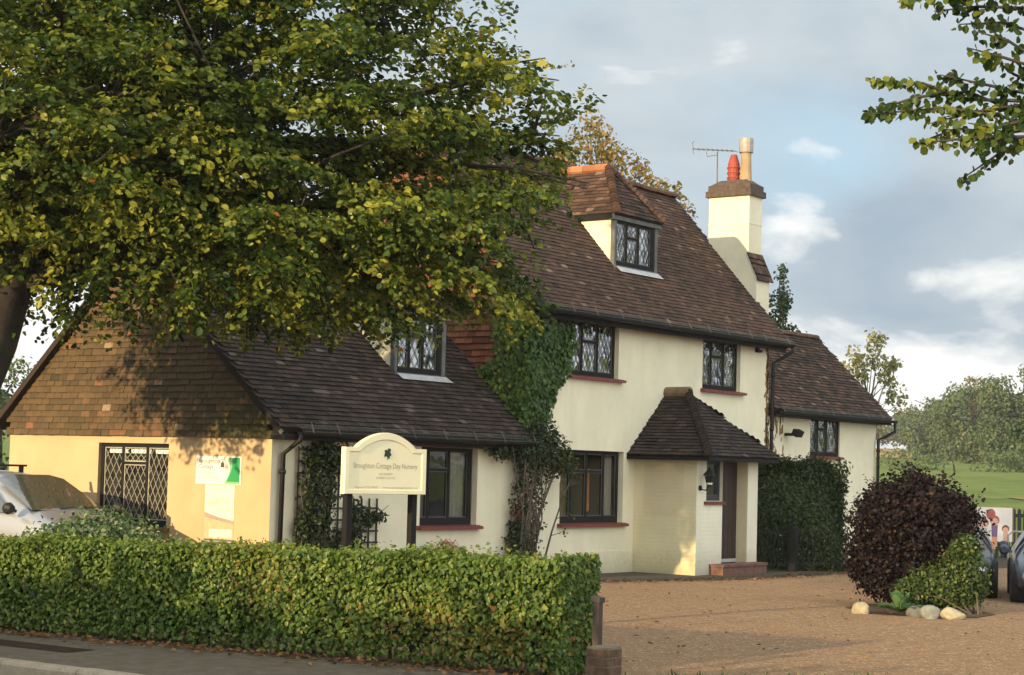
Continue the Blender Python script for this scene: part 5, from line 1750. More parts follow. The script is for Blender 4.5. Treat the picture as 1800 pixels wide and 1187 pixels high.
# ------------------------------------------------------------------ trees further off
def tree(name, label, base, h, lobes, n, ll, mat, seed, trunk_r=.2, tint=.45, td=.22, shell=.45, group=None, out=.8, trans=None, limbs=True, cat='tree'):
    """base on the ground; lobes relative to the base"""
    rs = np.random.RandomState(seed)
    bx, by = base
    bz = float(gz(bx, by))
    t = thing(name, label, cat, (bx, by, bz), group)
    lob = [(bx + l[0], by + l[1], bz + l[2], l[3], l[4], l[5]) for l in lobes]
    # break every big lobe into smaller billows so that the outline is uneven
    sub = []
    for l in lob:
        m_ = 9
        d = unit(rs.normal(size=(m_, 3)))
        for q in d:
            f_ = rs.uniform(.30, .50)
            sub.append((l[0] + q[0] * l[3] * .66, l[1] + q[1] * l[4] * .66, l[2] + q[2] * l[5] * .66, l[3] * f_, l[4] * f_, l[5] * f_))
    p, a, nr = clump_leaves(rs, n, sub, shell, .3, out)
    p[:, 2] = np.maximum(p[:, 2], gz(p[:, 0], p[:, 1]) + .05)
    sc = max(l[3] for l in lobes)
    cl = np.sin(p[:, 0] * 4 / sc + seed) * np.sin(p[:, 1] * 4 / sc) * np.sin(p[:, 2] * 5 / sc + 1) * .2
    leaf_mesh('crown', p, a, nr, rs.uniform(.6, 1.4, n) * ll, np.clip(tint + td * rs.normal(size=n) + cl, 0, 1), mat, t, .8)
    mb = MB(); lr = random.Random(seed)
    mb.tube([(bx, by, bz - .2), (bx + lr.uniform(-.1, .1), by, bz + h * .2), (bx + lr.uniform(-.2, .2), by + .1, bz + h * .45), (bx, by, bz + h * .66)], [trunk_r * 1.2, trunk_r, trunk_r * .6, trunk_r * .1], 8)
    if limbs:
        for l in sub[::2]:
            c = Vector(l[:3]); s_ = Vector((bx, by, bz + h * lr.uniform(.25, .6)))
            mb.tube([s_, s_.lerp(c, .5) + Vector((0, 0, h * .03)), c], [trunk_r * .35, trunk_r * .2, trunk_r * .06], 5)
    mb.build('trunk', BARK, t, True)
    return t


tree('autumn_tree', 'orange and green autumn tree rising behind the upper dormer', (10.6, 7.5), 10.5, [(-.4, .4, 9.7, 1.0, 1.0, 1.0), (0, 0, 9.2, 1.1, 1.1, 1.1), (.4, -.5, 8.9, .85, .85, .75), (.85, -1.1, 8.7, .55, .55, .5), (-.7, .9, 9.0, 1.1, 1.1, 1.1), (-.2, .3, 7.9, 1.6, 1.6, 1.3), (1.05, -1.4, 8.3, .4, .4, .4), (-.35, .45, 10.5, .4, .4, .5)], 5600, .105, LEAF_AUT, 81, .12, .45, .25, .2)
tree('conifer_tree', 'dark green conifer rising beside the tall chimney', (21.0, 8.0), 7.8, [(0, 0, 3.0, 1.5, 1.5, 2.6), (0, 0, 5.4, .75, .75, 1.3), (0, 0, 6.8, .3, .3, .9), (.4, -.5, 4.6, .7, .7, .8)], 12000, .10, LEAF_CON, 82, .2, .4, .25, .3, out=.4)
tree('birch_tree', 'thin pale leaved tree behind the annex roof', (27.2, 8.1), 6.3, [(0, 0, 5.0, .75, .75, .75), (.5, -.6, 4.3, .6, .6, .6), (-.3, .4, 4.2, .6, .6, .7), (.6, -.8, 3.5, .4, .4, .6)], 1150, .12, LEAF_PALE, 83, .07, .5, .25, .1)
tree('yellow_willow', 'olive yellow tree at the far edge of the stubble field behind the annex', (288, 121), 8.5, [(0, 0, 4.5, 4.5, 4.5, 4.2), (4, -5, 3.8, 3.8, 3.8, 3.6), (-5, 5, 4.2, 4, 4, 4), (8, -9, 3.2, 3, 3, 3)], 5200, .5, LEAF_FAR_Y, 84, .4, .45, .22)
tree('far_oak', 'dark rounded tree beyond the stubble field beside the yellow willow', (300, 108), 8.5, [(0, 0, 4.4, 4, 4, 4), (5, -6, 4.5, 4, 4, 3.8), (-3, 4, 3.8, 3, 3, 3.4), (10, -12, 4.4, 3.6, 3.6, 3.6)], 5200, .5, LEAF_FAR, 85, .4, .42)
tree('field_oak', 'broad pale green oak at the stubble field end of the hedgerow', (186, 71), 9.5, [(0, 0, 3.4, 3.6, 3.6, 3.6), (-2.2, 3.0, 2.8, 2.6, 2.6, 2.7), (2, -2.5, 4.2, 2.9, 2.9, 3.2), (-.5, .5, 5.4, 2.4, 2.4, 1.6), (0, 0, 1.4, 3.2, 3.2, 1.4), (1.6, -2.2, 1.2, 3, 3, 1.3)], 13000, .30, LEAF_FAR, 86, .4, .55, .22)
tree('field_oak', 'tall light green oak in the middle of the hedgerow across the meadow', (150, 54), 9.5, [(0, 0, 3.6, 3.2, 3.2, 3.2), (1.8, -2.3, 4.6, 3, 3, 2.9), (-1.2, 1.6, 4.6, 2.4, 2.4, 2.3), (.5, -.5, 6.6, 2.4, 2.4, 1.6), (1.8, -2.6, 6.6, 2.4, 2.4, 1.8), (0, 0, 1.5, 3, 3, 1.5), (1.5, -2, 1.4, 2.8, 2.8, 1.4)], 13000, .26, LEAF_FAR, 87, .4, .62, .2)
tree('field_oak', 'tallest oak of the hedgerow across the meadow, behind the dark oak', (133, 43), 10.5, [(0, 0, 4.4, 3, 3, 3.2), (.9, -1.3, 6.8, 3.0, 3.0, 3.0), (2.2, -3.2, 7.8, 2.8, 2.8, 2.6), (3, -4, 5.4, 3, 3, 3), (-.9, 1.2, 3.4, 2.2, 2.2, 2.6), (0, 0, 1.6, 2.8, 2.8, 1.6), (-.8, 1.2, 6.2, 2.2, 2.2, 2.0)], 14000, .25, LEAF_FAR, 88, .4, .48, .2)
tree('dark_oak', 'dark oak with a low hanging bough nearest the picket fence', (75.3, 19.2), 7.5, [(0, 0, 3.7, 1.9, 1.9, 1.8), (-.6, 1.0, 3.0, 1.25, 1.25, .8), (.3, -.4, 5.2, 1.5, 1.5, 1.2), (-.75, .95, 1.75, .55, .45, .42), (1.5, -2, 4, 2, 2, 2)], 8500, .17, LEAF_FAR, 89, .3, .25, .2)
tree('bare_tree', 'thin half bare tree poking above the hedgerow oaks', (150.6, 53.8), 9.1, [(0, 0, 8.5, 1.1, 1.1, .6), (.9, -1.2, 8.4, .8, .8, .4)], 330, .2, LEAF_AUT, 90, .09, .3, .2, .1)
tree('distant_oak', 'rounded grey green oak filling the gap behind the middle of the hedgerow', (206, 78), 9.8, [(0, 0, 5.4, 4.2, 4.2, 4.5), (2.6, -3.5, 6.3, 3.6, 3.6, 3.9), (-2.6, 3.5, 5.1, 3.4, 3.4, 3.8), (0, 0, 1.6, 4, 4, 1.6)], 9000, .36, LEAF_FAR, 201, .4, .5, .2)
tree('distant_oak', 'tall grey green oak standing behind the tallest hedgerow oak', (179, 63), 8.8, [(0, 0, 4.9, 4.2, 4.2, 4.1), (2.6, -3.5, 5.7, 3.6, 3.6, 3.5), (-2.6, 3.5, 4.6, 3.4, 3.4, 3.4), (0, 0, 1.6, 4, 4, 1.6)], 9000, .36, LEAF_FAR, 202, .4, .5, .2)
tree('distant_oak', 'small distant oak on the skyline beyond the end of the stubble', (283, 116), 7.2, [(0, 0, 4.0, 4.2, 4.2, 3.3), (2.6, -3.5, 4.6, 3.6, 3.6, 2.9), (-2.6, 3.5, 3.7, 3.4, 3.4, 2.8), (0, 0, 1.6, 4, 4, 1.6)], 9000, .36, LEAF_FAR, 203, .4, .5, .2)
hedgerow_l = [(-6, 8, .5, 3.0, 3.0, .9), (-2, 2.6, .6, 3.0, 3.0, 1.1), (2, -2.6, .7, 3.0, 3.0, 1.1), (5, -7, .9, 3, 3, 1.2), (-9, 12, .4, 2.5, 2.5, .8)]
tree('hedgerow', 'low green field hedge along the top of the meadow below the oaks', (100, 35), 1.6, hedgerow_l, 5200, .17, LEAF_FAR, 91, .06, .5, .2, limbs=False, cat='hedge')
tree('garden_tree', 'bright green tree seen between the hornbeam trunk and the gable verge', (18.5, 41.5), 5.2, [(0, 0, 3.0, 1.9, 1.9, 1.8), (-1.4, 1.9, 3.3, 1.5, 1.5, 1.5), (1.0, -1.4, 2.2, 1.3, 1.3, 1.3)], 4200, .17, LEAF_FAR, 92, .2, .7, .2)
tree('dark_yew', 'dark yew showing past the lower corner of the tile hung gable', (-1.8, 16.6), 2.7, [(0, 0, 1.3, 1.0, 1.0, 1.3), (-.6, .8, 1.2, 1.0, 1.0, 1.2), (-1.2, 1.7, 1.3, 1.0, 1.0, 1.3), (.4, -.5, .9, .8, .8, .9)], 6500, .10, LEAF_CON, 93, .12, .3)
# unseen hedge behind the camera, added to shade the beech hedge, pavement and drive
rs = np.random.RandomState(95)
gh = thing('unseen_shade_hedge', 'unseen tall hedge added across the road to cast shade', 'hedge', (-31, 6, 0))
n = 9000
y = rs.uniform(-16, 40, n); z = rs.rand(n) * (3.45 + .12 * np.sin(y * 1.3)); s_ = rs.rand(n)
pos = np.stack([-30.4 + np.where(s_ < .6, np.abs(rs.normal(size=n)) * .1, -rs.rand(n) * 1.2), y, z], 1)
nr = unit(np.array([.8, 0, .5]) + rs.normal(size=(n, 3)) * .5)
leaf_mesh('foliage', pos, unit(np.cross(nr, rs.normal(size=(n, 3)))), nr, rs.uniform(.2, .34, n), rs.rand(n) * .8, LEAF_DARK, gh)
mb = MB()
for k in range(28):
    yy = -16 + k * 2.0
    mb.box(-31.5, -30.5, yy, yy + 1.99, -.2, 3.3 + .12 * math.sin(yy * 1.3))
mb.build('dense_core', plain('hedge_inside', (.02, .022, .012), .9), gh)

# overhead wires over the meadow
mb = MB()
for a_, b_ in (((30.0, 9.9, 4.35), (120.0, 35.5, 8.6)), ((31, 8.1, 4.45), (122.0, 33.0, 6.9))):
    a_, b_ = Vector(a_), Vector(b_)
    pts = [a_.lerp(b_, i / 14) - Vector((0, 0, 1.1 * (1 - (2 * i / 14 - 1) ** 2))) for i in range(15)]
    mb.tube(pts, .012, 5)
tag(mb.build('overhead_wire', BLACKP), 'thin overhead wires crossing the sky beyond the annex', 'wire')

# ------------------------------------------------------------------ signs
FONT_CACHE = {}


def text_mesh(mb, txt, o, ud, vd, size, width=None, mi=0, off=.002, align='LEFT', squash=1.0):
    """lettering laid into a mesh builder; o is the left end (or the centre) of the base line"""
    cu = bpy.data.curves.new('lettering', 'FONT')
    cu.body = txt; cu.size = 1.0; cu.resolution_u = 2
    ob = bpy.data.objects.new('lettering', cu)
    COL.objects.link(ob)
    dg = bpy.context.evaluated_depsgraph_get()
    me = bpy.data.meshes.new_from_object(ob.evaluated_get(dg))
    vs = [v.co.copy() for v in me.vertices]; fs = [tuple(p.vertices) for p in me.polygons]
    bpy.data.objects.remove(ob); bpy.data.curves.remove(cu); bpy.data.meshes.remove(me)
    if not vs:
        return
    x0 = min(v.x for v in vs); x1 = max(v.x for v in vs)
    sx = size * squash
    if width:
        sx = width / (x1 - x0)
    xo = x0 if align == 'LEFT' else (x0 + x1) / 2
    ud, vd = Vector(ud), Vector(vd); n = ud.cross(vd).normalized()
    mb.add([Vector(o) + ud * ((v.x - xo) * sx) + vd * (v.y * size) + n * off for v in vs], fs, mi)


SIGNC = plain('cream_sign_paint', (.80, .72, .47), .45, var=.03)
SIGNL = plain('faded_grey_lettering', (.40, .36, .25), .6, var=.02)
SIGNG = plain('dark_green_emblem', (.012, .030, .022), .6)
INK = plain('dark_ink', (.07, .06, .06), .6)
GREYINK = plain('grey_ink', (.36, .33, .30), .6)
SIGNW = plain('white_sign_board', (.78, .76, .70), .4, var=.03)
GREEN = plain('green_print', (.02, .30, .09), .45, var=.05)
GREENL = plain('pale_green_print', (.22, .46, .24), .45, var=.05)

sg = thing('nursery_sign', 'arched cream sign board with green emblem on two black posts behind the hedge', 'sign', (-14.26, -6.06, 0))
so = Vector((-14.80, -5.98, 1.428)); ud = (Vector((-13.73, -6.14, 1.428)) - so); SW = ud.length; ud.normalize(); vd = Vector((0, 0, 1)); nd = ud.cross(vd)
SH, RISE = .457, .152
outl = [(0, 0), (SW, 0), (SW, SH), (SW * .865, SH)]
for i in range(1, 20):
    a_ = i / 20
    xx = SW * (.865 - .73 * a_)
    outl.append((xx, SH + RISE * math.sin(math.pi * a_) ** .8))
outl += [(SW * .135, SH), (0, SH)]
P3 = lambda x, z, d=0: so + ud * x + vd * z + nd * d
mb = MB()
mb.prism([P3(x, z, -.03) for x, z in outl], nd * .045)
cxy = (SW / 2, SH * .5)
inn = [(cxy[0] + (x - cxy[0]) * .875, cxy[1] + (z - cxy[1]) * .80 + (.0 if z < SH + .01 else .0)) for x, z in outl]
m_ = len(outl)
vs = [P3(x, z, .015) for x, z in outl] + [P3(cxy[0] + (x - cxy[0]) * .985, cxy[1] + (z - cxy[1]) * .985, .026) for x, z in outl] + \
     [P3(cxy[0] + (x - cxy[0]) * 1.02, cxy[1] + (z - cxy[1]) * 1.03, .026) for x, z in inn] + [P3(x, z, .016) for x, z in inn]
fs = []
for k in range(3):
    for i in range(m_):
        j = (i + 1) % m_
        fs.append((k * m_ + i, k * m_ + j, (k + 1) * m_ + j, (k + 1) * m_ + i))
mb.add(vs, fs)
bd_ = mb.build('board', SIGNC, sg)
mb = MB()
text_mesh(mb, 'Broughton Cottage Day Nursery', P3(SW * .50, .255, .016), ud, vd, .078, SW * .775, align='C')
text_mesh(mb, 'DAY NURSERY', P3(SW * .50, .190, .016), ud, vd, .030, SW * .17, align='C')
text_mesh(mb, '& FOREST SCHOOL', P3(SW * .50, .152, .016), ud, vd, .030, SW * .235, align='C')
text_mesh(mb, 'Telephone 01732 000000', P3(SW * .125, .058, .016), ud, vd, .030, SW * .28)
text_mesh(mb, 'www.broughtoncottagedaynursery.co.uk', P3(SW * .465, .058, .016), ud, vd, .030, SW * .43)
mb.build('lettering', SIGNL, bd_)
mb = MB()
ec = (SW * .515, .400)
for q in range(7):      # oak-leaf emblem
    lr = random.Random(q + 2)
    c = (ec[0] + [-.022, .018, -.028, .03, 0, .012, -.012][q], ec[1] + [.022, .032, -.012, -.005, -.004, -.025, .008][q])
    r_ = [.020, .022, .019, .018, .026, .021, .018][q]
    mb.add([P3(c[0] + r_ * .95 * (1 + .25 * math.sin(3 * a_ + q)) * math.cos(a_), c[1] + r_ * (1 + .25 * math.sin(3 * a_ + q)) * math.sin(a_), .0185 + q * .0002) for a_ in np.linspace(0, 2 * math.pi, 13)[:-1]], [tuple(range(12))])
mb.add([P3(ec[0] + .012, ec[1] + .03, .0182), P3(ec[0] + .036, ec[1] + .03, .0182), P3(ec[0] + .03, ec[1] + .062, .0182)], [(0, 1, 2)])
mb.add([P3(ec[0] - .003, ec[1] - .06, .0183), P3(ec[0] + .004, ec[1] - .06, .0183), P3(ec[0] + .006, ec[1] - .02, .0183), P3(ec[0] - .005, ec[1] - .02, .0183)], [(0, 1, 2, 3)])
mb.build('emblem', SIGNG, bd_)
for xx in (.075, .865):
    mb = MB()
    c = P3(xx * SW + .045, 0, -.065)
    mb.obox((c.x, c.y, .78), ud * .034, nd * .034, (0, 0, .86))
    mb.build('post', BLACKW, sg)

# signs on the gable wall
XG = XW - .004
ws = thing('wall_sign', 'white nursery sign with a green swoosh fixed high on the gable wall', 'sign', (XW, 1.02, 1.58))
y0, y1, z0, z1 = 1.47, .57, 1.385, 1.785     # y0 is the left edge as one faces it
PW = lambda a, b, d=0: Vector((XW - .012 - d, y0 + (y1 - y0) * a, z0 + (z1 - z0) * b))
mb = MB(); mb.box(XW - .012, XW + .001, y1, y0, z0, z1); wb = mb.build('panel', SIGNW, ws)
mb = MB()
pts = [(.66, .02), (.97, .02), (.97, .12), (.97, .96), (.72, .96)]
cur = [(.72 + .09 * (1 - t) ** 2 * 0 - .0 + .055 * math.sin(t * 2.6) - .12 * t ** 2.2, .96 - .94 * t) for t in np.linspace(0, 1, 14)]
mb.add([PW(a_, b_, .001) for a_, b_ in [(.97, .02), (.97, .96)] + cur], [tuple(range(16))], 0)
cur2 = [(a_ + .075 * (1 - i / 13), b_) for i, (a_, b_) in enumerate(cur)]
mb.add([PW(a_, b_, .0016) for a_, b_ in [(.972, .10), (.972, .96)] + [(max(a_, .70), max(b_, .10)) for a_, b_ in cur2]], [tuple(range(16))], 1)
mb.build('swoosh', [GREENL, GREEN], wb)
mb = MB()
U_y = Vector((0, -1, 0))
text_mesh(mb, 'Broughton', PW(.06, .76, .0), U_y, vd, .085, .42, 0)
text_mesh(mb, 'Cottage', PW(.06, .56, .0), U_y, vd, .085, .30, 0)
text_mesh(mb, 'Day Nursery', PW(.06, .36, .0), U_y, vd, .06, .33, 1)
text_mesh(mb, '& Forest School', PW(.06, .19, .0), U_y, vd, .06, .40, 1)
mb.build('lettering', [INK, GREYINK], wb)
mb = MB()
ring = [(.585 + .085 * math.cos(a_) * 1, .72 + .19 * math.sin(a_)) for a_ in np.linspace(0, 2 * math.pi, 25)[:-1]]
rin = [(.585 + .078 * math.cos(a_), .72 + .172 * math.sin(a_)) for a_ in np.linspace(0, 2 * math.pi, 25)[:-1]]
mb.add([PW(a_, b_, .0022) for a_, b_ in ring] + [PW(a_, b_, .0022) for a_, b_ in rin], [(i, (i + 1) % 24, 24 + (i + 1) % 24, 24 + i) for i in range(24)])
mb.add([PW(a_, b_, .0024) for a_, b_ in ((.55, .60), (.625, .60), (.63, .76), (.605, .78), (.61, .84), (.59, .85), (.58, .79), (.55, .76))], [tuple(range(8))])
mb.build('emblem', INK, wb)

bn = thing('wall_banner', 'tall faded banner reading WARNING below the green swoosh sign', 'banner', (XW, .97, .9))
y0, y1, z0, z1 = 1.27, .69, .50, 1.375
PB = lambda a, b, d=0: Vector((XW - .008 - d, y0 + (y1 - y0) * a, z0 + (z1 - z0) * b))
BANW = plain('banner_cream', (.80, .74, .58), .6, var=.03)
BANO = plain('banner_peach', (.62, .40, .24), .6, var=.12, scale=9)
BANG = plain('banner_grey_brown', (.34, .27, .22), .6, var=.15)
BANN = plain('banner_dark_strip', (.13, .11, .13), .6)
mb = MB(); mb.box(XW - .008, XW + .001, y1, y0, z0, z1); bb = mb.build('sheet', BANW, bn)
mb = MB()
mb.add([PB(a_, b_, .001) for a_, b_ in ((0, .12), (1, .12), (1, .40), (0, .52))], [(0, 1, 2, 3)], 0)
mb.add([PB(a_, b_, .0014) for a_, b_ in ((0, .47), (1, .37), (1, .43), (.5, .475), (0, .555))], [(0, 1, 2, 3, 4)], 1)
mb.add([PB(a_, b_, .0018) for a_, b_ in ((.18, .15), (.95, .15), (.95, .28), (.18, .28))], [(0, 1, 2, 3)], 2)
mb.add([PB(a_, b_, .001) for a_, b_ in ((0, .03), (1, .03), (1, .12), (0, .12))], [(0, 1, 2, 3)], 3)
mb.build('picture', [BANO, BANG, BANW, BANN], bb)
mb = MB()
text_mesh(mb, 'WARNING', PB(.10, .645, .0), U_y * .985 + vd * .13, vd, .125, .44, 0, .0012)
for k, (a_, b_, L) in enumerate(((.28, .93, .25), (.28, .89, .38), (.2, .79, .42), (.5, .625, .45), (.35, .59, .6), (.25, .235, .6), (.3, .20, .55), (.45, .17, .4), (.04, .075, .25), (.36, .075, .3), (.72, .075, .22))):
    mb.add([PB(a_, b_, .0022), PB(a_ + L, b_, .0022), PB(a_ + L, b_ + .012, .0022), PB(a_, b_ + .012, .0022)], [(0, 1, 2, 3)], 1)
for a_ in range(12):
    pass
mb.build('lettering', [GREYINK, plain('faint_grey_ink', (.52, .48, .42), .6)], bb)

# picket fence across the end of the drive, with the children's banner
t_ = thing('picket_fence', 'dark stained picket fence along the far side of the parking area', 'fence', (13.2, -1.4, 0))
fa, fb = Vector((11.6, .95, 0)), Vector((14.9, -3.57, 0))
fd = (fb - fa); FL = fd.length; fd.normalize(); fn = Vector((fd.y, -fd.x, 0))
if fn.dot(Vector((-1, -1, 0))) < 0:
    fn = -fn
FENC = plain('dark_fence_stain', (.030, .026, .022), .8, bmp=.3, var=.35)
mb = MB()
x = 0; lr = random.Random(4)
while x < FL:
    c = fa + fd * x + fn * .0
    h = 1.08 + lr.uniform(-.01, .01)
    z0 = float(gz(c.x, c.y))
    mb.prism([c + Vector((0, 0, z0)), c + fd * .082 + Vector((0, 0, z0)), c + fd * .082 + Vector((0, 0, h - .04)), c + fd * .060 + Vector((0, 0, h)), c + fd * .022 + Vector((0, 0, h)), c + Vector((0, 0, h - .04))], fn * .018)
    x += .132
mb.build('pickets', FENC, t_)
mb = MB()
for z in (.15, .92):
    mb.bar(fa + Vector((0, 0, z)) - fn * .02, fb + Vector((0, 0, z)) - fn * .02, .035, .08)
mb.build('rails', FENC, t_)
for k in range(4):
    c = fa + fd * (FL * (k + .2) / 3.6) - fn * .09
    mb = MB(); mb.box(c.x - .045, c.x + .045, c.y - .045, c.y + .045, -.4, 1.02); mb.build('post', FENC, t_)
cb_ = thing('children_banner', 'white banner with painted cartoon children hung on the picket fence', 'banner', (13.0, -1.2, .7))
p0 = Vector((13.70, -1.92, 0)) + fn * .05
PC = lambda a, b, d=0: p0 - fd * (2.0 * (1 - a)) + Vector((0, 0, .30 + .80 * b)) + fn * d
mb = MB()
mb.prism([PC(0, 0), PC(1, 0), PC(1, 1), PC(0, 1)], fn * .02)
cbb = mb.build('sheet', plain('white_banner', (.74, .68, .62), .5, var=.04), cb_)
mb = MB(); mb.prism([PC(1, -.01, .0) + fd * .002, PC(1, -.01, .0) + fd * .035, PC(1, 1.01, .0) + fd * .035, PC(1, 1.01, .0) + fd * .002], fn * .024); mb.build('edge_strip', plain('brown_edge', (.22, .10, .03), .6), cbb)
mb = MB()


def disc(c, rx, ry, mi, d, a0=0, a1=2 * math.pi):
    mb.add([PC(c[0] + rx * math.cos(t), c[1] + ry * math.sin(t), d) for t in np.linspace(a0, a1, 18)], [tuple(range(18))], mi)


def kid(cx, cz, s, hair, top, legs):
    mb.add([PC(cx - .03 * s, cz - .42 * s, .021), PC(cx + .03 * s, cz - .42 * s, .021), PC(cx + .035 * s, cz - .1 * s, .021), PC(cx - .035 * s, cz - .1 * s, .021)], [(0, 1, 2, 3)], top)
    mb.add([PC(cx - .03 * s, cz - .75 * s, .021), PC(cx + .03 * s, cz - .75 * s, .021), PC(cx + .03 * s, cz - .42 * s, .021), PC(cx - .03 * s, cz - .42 * s, .021)], [(0, 1, 2, 3)], legs)
    disc((cx, cz + .02 * s), .052 * s, .135 * s, hair, .0215)
    disc((cx, cz - .02 * s), .042 * s, .10 * s, 0, .022)


kid(.57, .45, .9, 5, 4, 1); kid(.67, .52, .95, 2, 4, 1); kid(.79, .60, 1.1, 3, 6, 1); kid(.92, .36, .85, 2, 0, 3)
disc((.745, .80), .055, .16, 3, .0225)
mb.build('printed_children', [plain('print_skin', (.62, .34, .24), .6), plain('print_orange', (.66, .28, .14), .6), plain('print_brown_hair', (.14, .05, .04), .6),
                              plain('print_red', (.40, .09, .07), .6), plain('print_white_cloth', (.70, .60, .58), .6), plain('print_fair_hair', (.60, .40, .24), .6), plain('print_purple', (.17, .09, .20), .6)], cbb)
# tubular hoop rail by the fence
mb = MB()
c = Vector((8.0, -4.0, 0))
mb.tube([c + RV for RV in [Vector((0, 0, -.15)), Vector((0, 0, .62)), Vector((.06, -.08, .70)), Vector((.30, -.41, .70)), Vector((.36, -.49, .62)), Vector((.36, -.49, -.15))]], .022, 8)
tag(mb.build('hoop_rail', STEEL, origin=(8, -4, 0)), 'grey tubular hoop rail standing before the picket fence', 'rail')


# ------------------------------------------------------------------ cars
TYRE = plain('tyre_rubber', (.012, .012, .012), .8)
RIM = plain('wheel_alloy', (.35, .35, .36), .35, metal=.8)
LAMPG = plain('headlamp_lens', (.5, .5, .5), .15, metal=.4)
AMBER = plain('amber_lens', (.45, .10, .02), .25)
DASH = plain('dark_trim', (.012, .012, .013), .6)


def paint(name, c, metal=.3, coat=.8):
    m, t, p, o = newmat(name)
    p.inputs['Base Color'].default_value = (*c, 1)
    setp(p, Metallic=metal, Roughness=.32, Coat_Weight=coat, Coat_Roughness=.06)
    return m


def car(name, label, loc, rz, body_mat, prof, hw, wheels, roof_bars=False, group=None):
    """prof: stations (x, z_bottom, z_waist, z_top, half-width factor at waist, at top); x runs to the front"""
    root = thing(name, label, 'car', loc, group, world_parts=False)
    root.rotation_euler = (0, 0, rz)
    n_ = len(prof)
    vs, fs = [], []
    R = 9
    for x, zb, zw, zt, kw, kt in prof:
        w_, wt = hw * kw, hw * kt
        half = [(w_ * .93, zb), (w_ * .985, zb + .12), (w_, zb + (zw - zb) * .55), (w_ * .97, zw), (wt, zt - (zt - zw) * .10 if zt - zw > .15 else zt - .015), (wt * .55, zt + .0)]
        row = [(-a, b) for a, b in half][::1] + [(a, b) for a, b in half[::-1]]
        for a, b in row:
            vs.append((x, a, b))
    m = 12
    for i in range(n_ - 1):
        for k in range(m - 1):
            fs.append((i * m + k, (i + 1) * m + k, (i + 1) * m + k + 1, i * m + k + 1))
        fs.append((i * m + m - 1, (i + 1) * m + m - 1, (i + 1) * m, i * m))
    fs.append(tuple(range(m))); fs.append(tuple(range(n_ * m - 1, (n_ - 1) * m - 1, -1)))
    mb = MB(); mb.add(vs, fs)
    bo = mb.build('body', body_mat, root, True)
    bo.data.materials.append(DASH)
    md = bo.modifiers.new('round', 'SUBSURF'); md.levels = 2; md.render_levels = 2

    def V(i, k):
        return Vector(vs[i * m + k])
    # glass patches lie just proud of the body, between the waist and roof lines
    idx = [i for i in range(n_) if prof[i][3] - prof[i][2] > .15]
    a, b = idx[0], idx[-1]
    # windscreen: station b (roof front) down to station b+1 (cowl)
    mb = MB()
    top = [V(b, k) for k in (4, 5, 6, 7)]; low = [V(b + 1, k) for k in (4, 5, 6, 7)]
    nn = (top[1] - low[1]).cross(low[2] - low[1]).normalized()
    if nn.x < 0:
        nn = -nn
    pt = [t.lerp(l, .08) for t, l in zip(top, low)]; pl = [t.lerp(l, .97) for t, l in zip(top, low)]
    sh = lambda q, f_: Vector((q.x, q.y * f_, q.z)) + nn * .022
    g = [sh(q, .93) for q in pt] + [sh(q, .95) for q in pl]
    mb.add(g, [(0, 1, 5, 4), (1, 2, 6, 5), (2, 3, 7, 6)], 0, .6)
    wsn = mb.build('windscreen', CARGLASS, root, True)
    mb = MB()
    for s in (0, 1):
        st = pl[1].lerp(pl[2], .25 + .45 * s) + nn * .034
        mb.bar(st, st + Vector((.02, .50, .0)) + (pt[1] - pl[1]) * .06, .018, .012)
    mb.bar(pl[0] + nn * .026, pl[3] + nn * .026, .05, .012)
    mb.build('wiper', DASH, wsn)
    for s in (-1, 1):
        kw_, kt_ = (3, 4) if s < 0 else (8, 7)
        # side glass in three panes
        for i in range(a, b):
            lo0, lo1, hi0, hi1 = V(i, kw_), V(i + 1, kw_), V(i, kt_), V(i + 1, kt_)
            q = [lo0.lerp(lo1, .06).lerp(hi0.lerp(hi1, .06), .10), lo0.lerp(lo1, .94).lerp(hi0.lerp(hi1, .94), .10), lo0.lerp(lo1, .94).lerp(hi0.lerp(hi1, .94), .86), lo0.lerp(lo1, .06).lerp(hi0.lerp(hi1, .06), .86)]
            mb = MB(); mb.add([p_ + Vector((0, s * .014, 0)) for p_ in q], [(0, 1, 2, 3)], 0, .5)
            mb.build('side_window', CARGLASS, root)
        # front quarter light between roof front and cowl
        lo0, lo1, hi0 = V(b, kw_), V(b + 1, kw_), V(b, kt_)
        q = [lo0.lerp(lo1, .08) + Vector((0, 0, .03)), lo0.lerp(lo1, .78) + Vector((0, 0, .03)), hi0.lerp(lo0, .14).lerp(lo1, .06)]
        mb = MB(); mb.add([p_ + Vector((0, s * .016, 0)) for p_ in q], [(0, 1, 2)], 0, .5); mb.build('quarter_window', CARGLASS, root)
        # door mirror
        mc = V(b + 1, kw_) + Vector((-.12, s * .13, .10))
        mb = MB(); mb.tube([mc + Vector((-.05, 0, 0)), mc + Vector((.0, 0, 0)), mc + Vector((.07, 0, -.005))], [.075, .085, .05], 10); mb.bar(mc, mc + Vector((0, -s * .12, -.04)), .03, .04)
        mb.build('door_mirror', body_mat if not roof_bars else DASH, root)
        # lamps on the front corners
        f_ = prof[-2]
        lc = Vector((f_[0] + .03, s * hw * f_[4] * .80, f_[2] - .09))
        mb = MB(); mb.tube([lc + Vector((-.22, s * .09, .03)), lc + Vector((-.02, s * .02, 0)), lc + Vector((.10, -s * .05, -.02))], [.04, .085, .05], 10)
        hl = mb.build('headlight', LAMPG, root, True)
        mb = MB(); mb.tube([lc + Vector((-.26, s * .115, .02)), lc + Vector((-.14, s * .085, .0))], [.03, .05], 8); mb.build('indicator', AMBER, hl, True)
    f_ = prof[-1]
    mb = MB(); mb.box(f_[0] - .02, f_[0] + .025, -hw * .5, hw * .5, f_[1] + .10, f_[1] + .24); mb.build('grille', DASH, root)
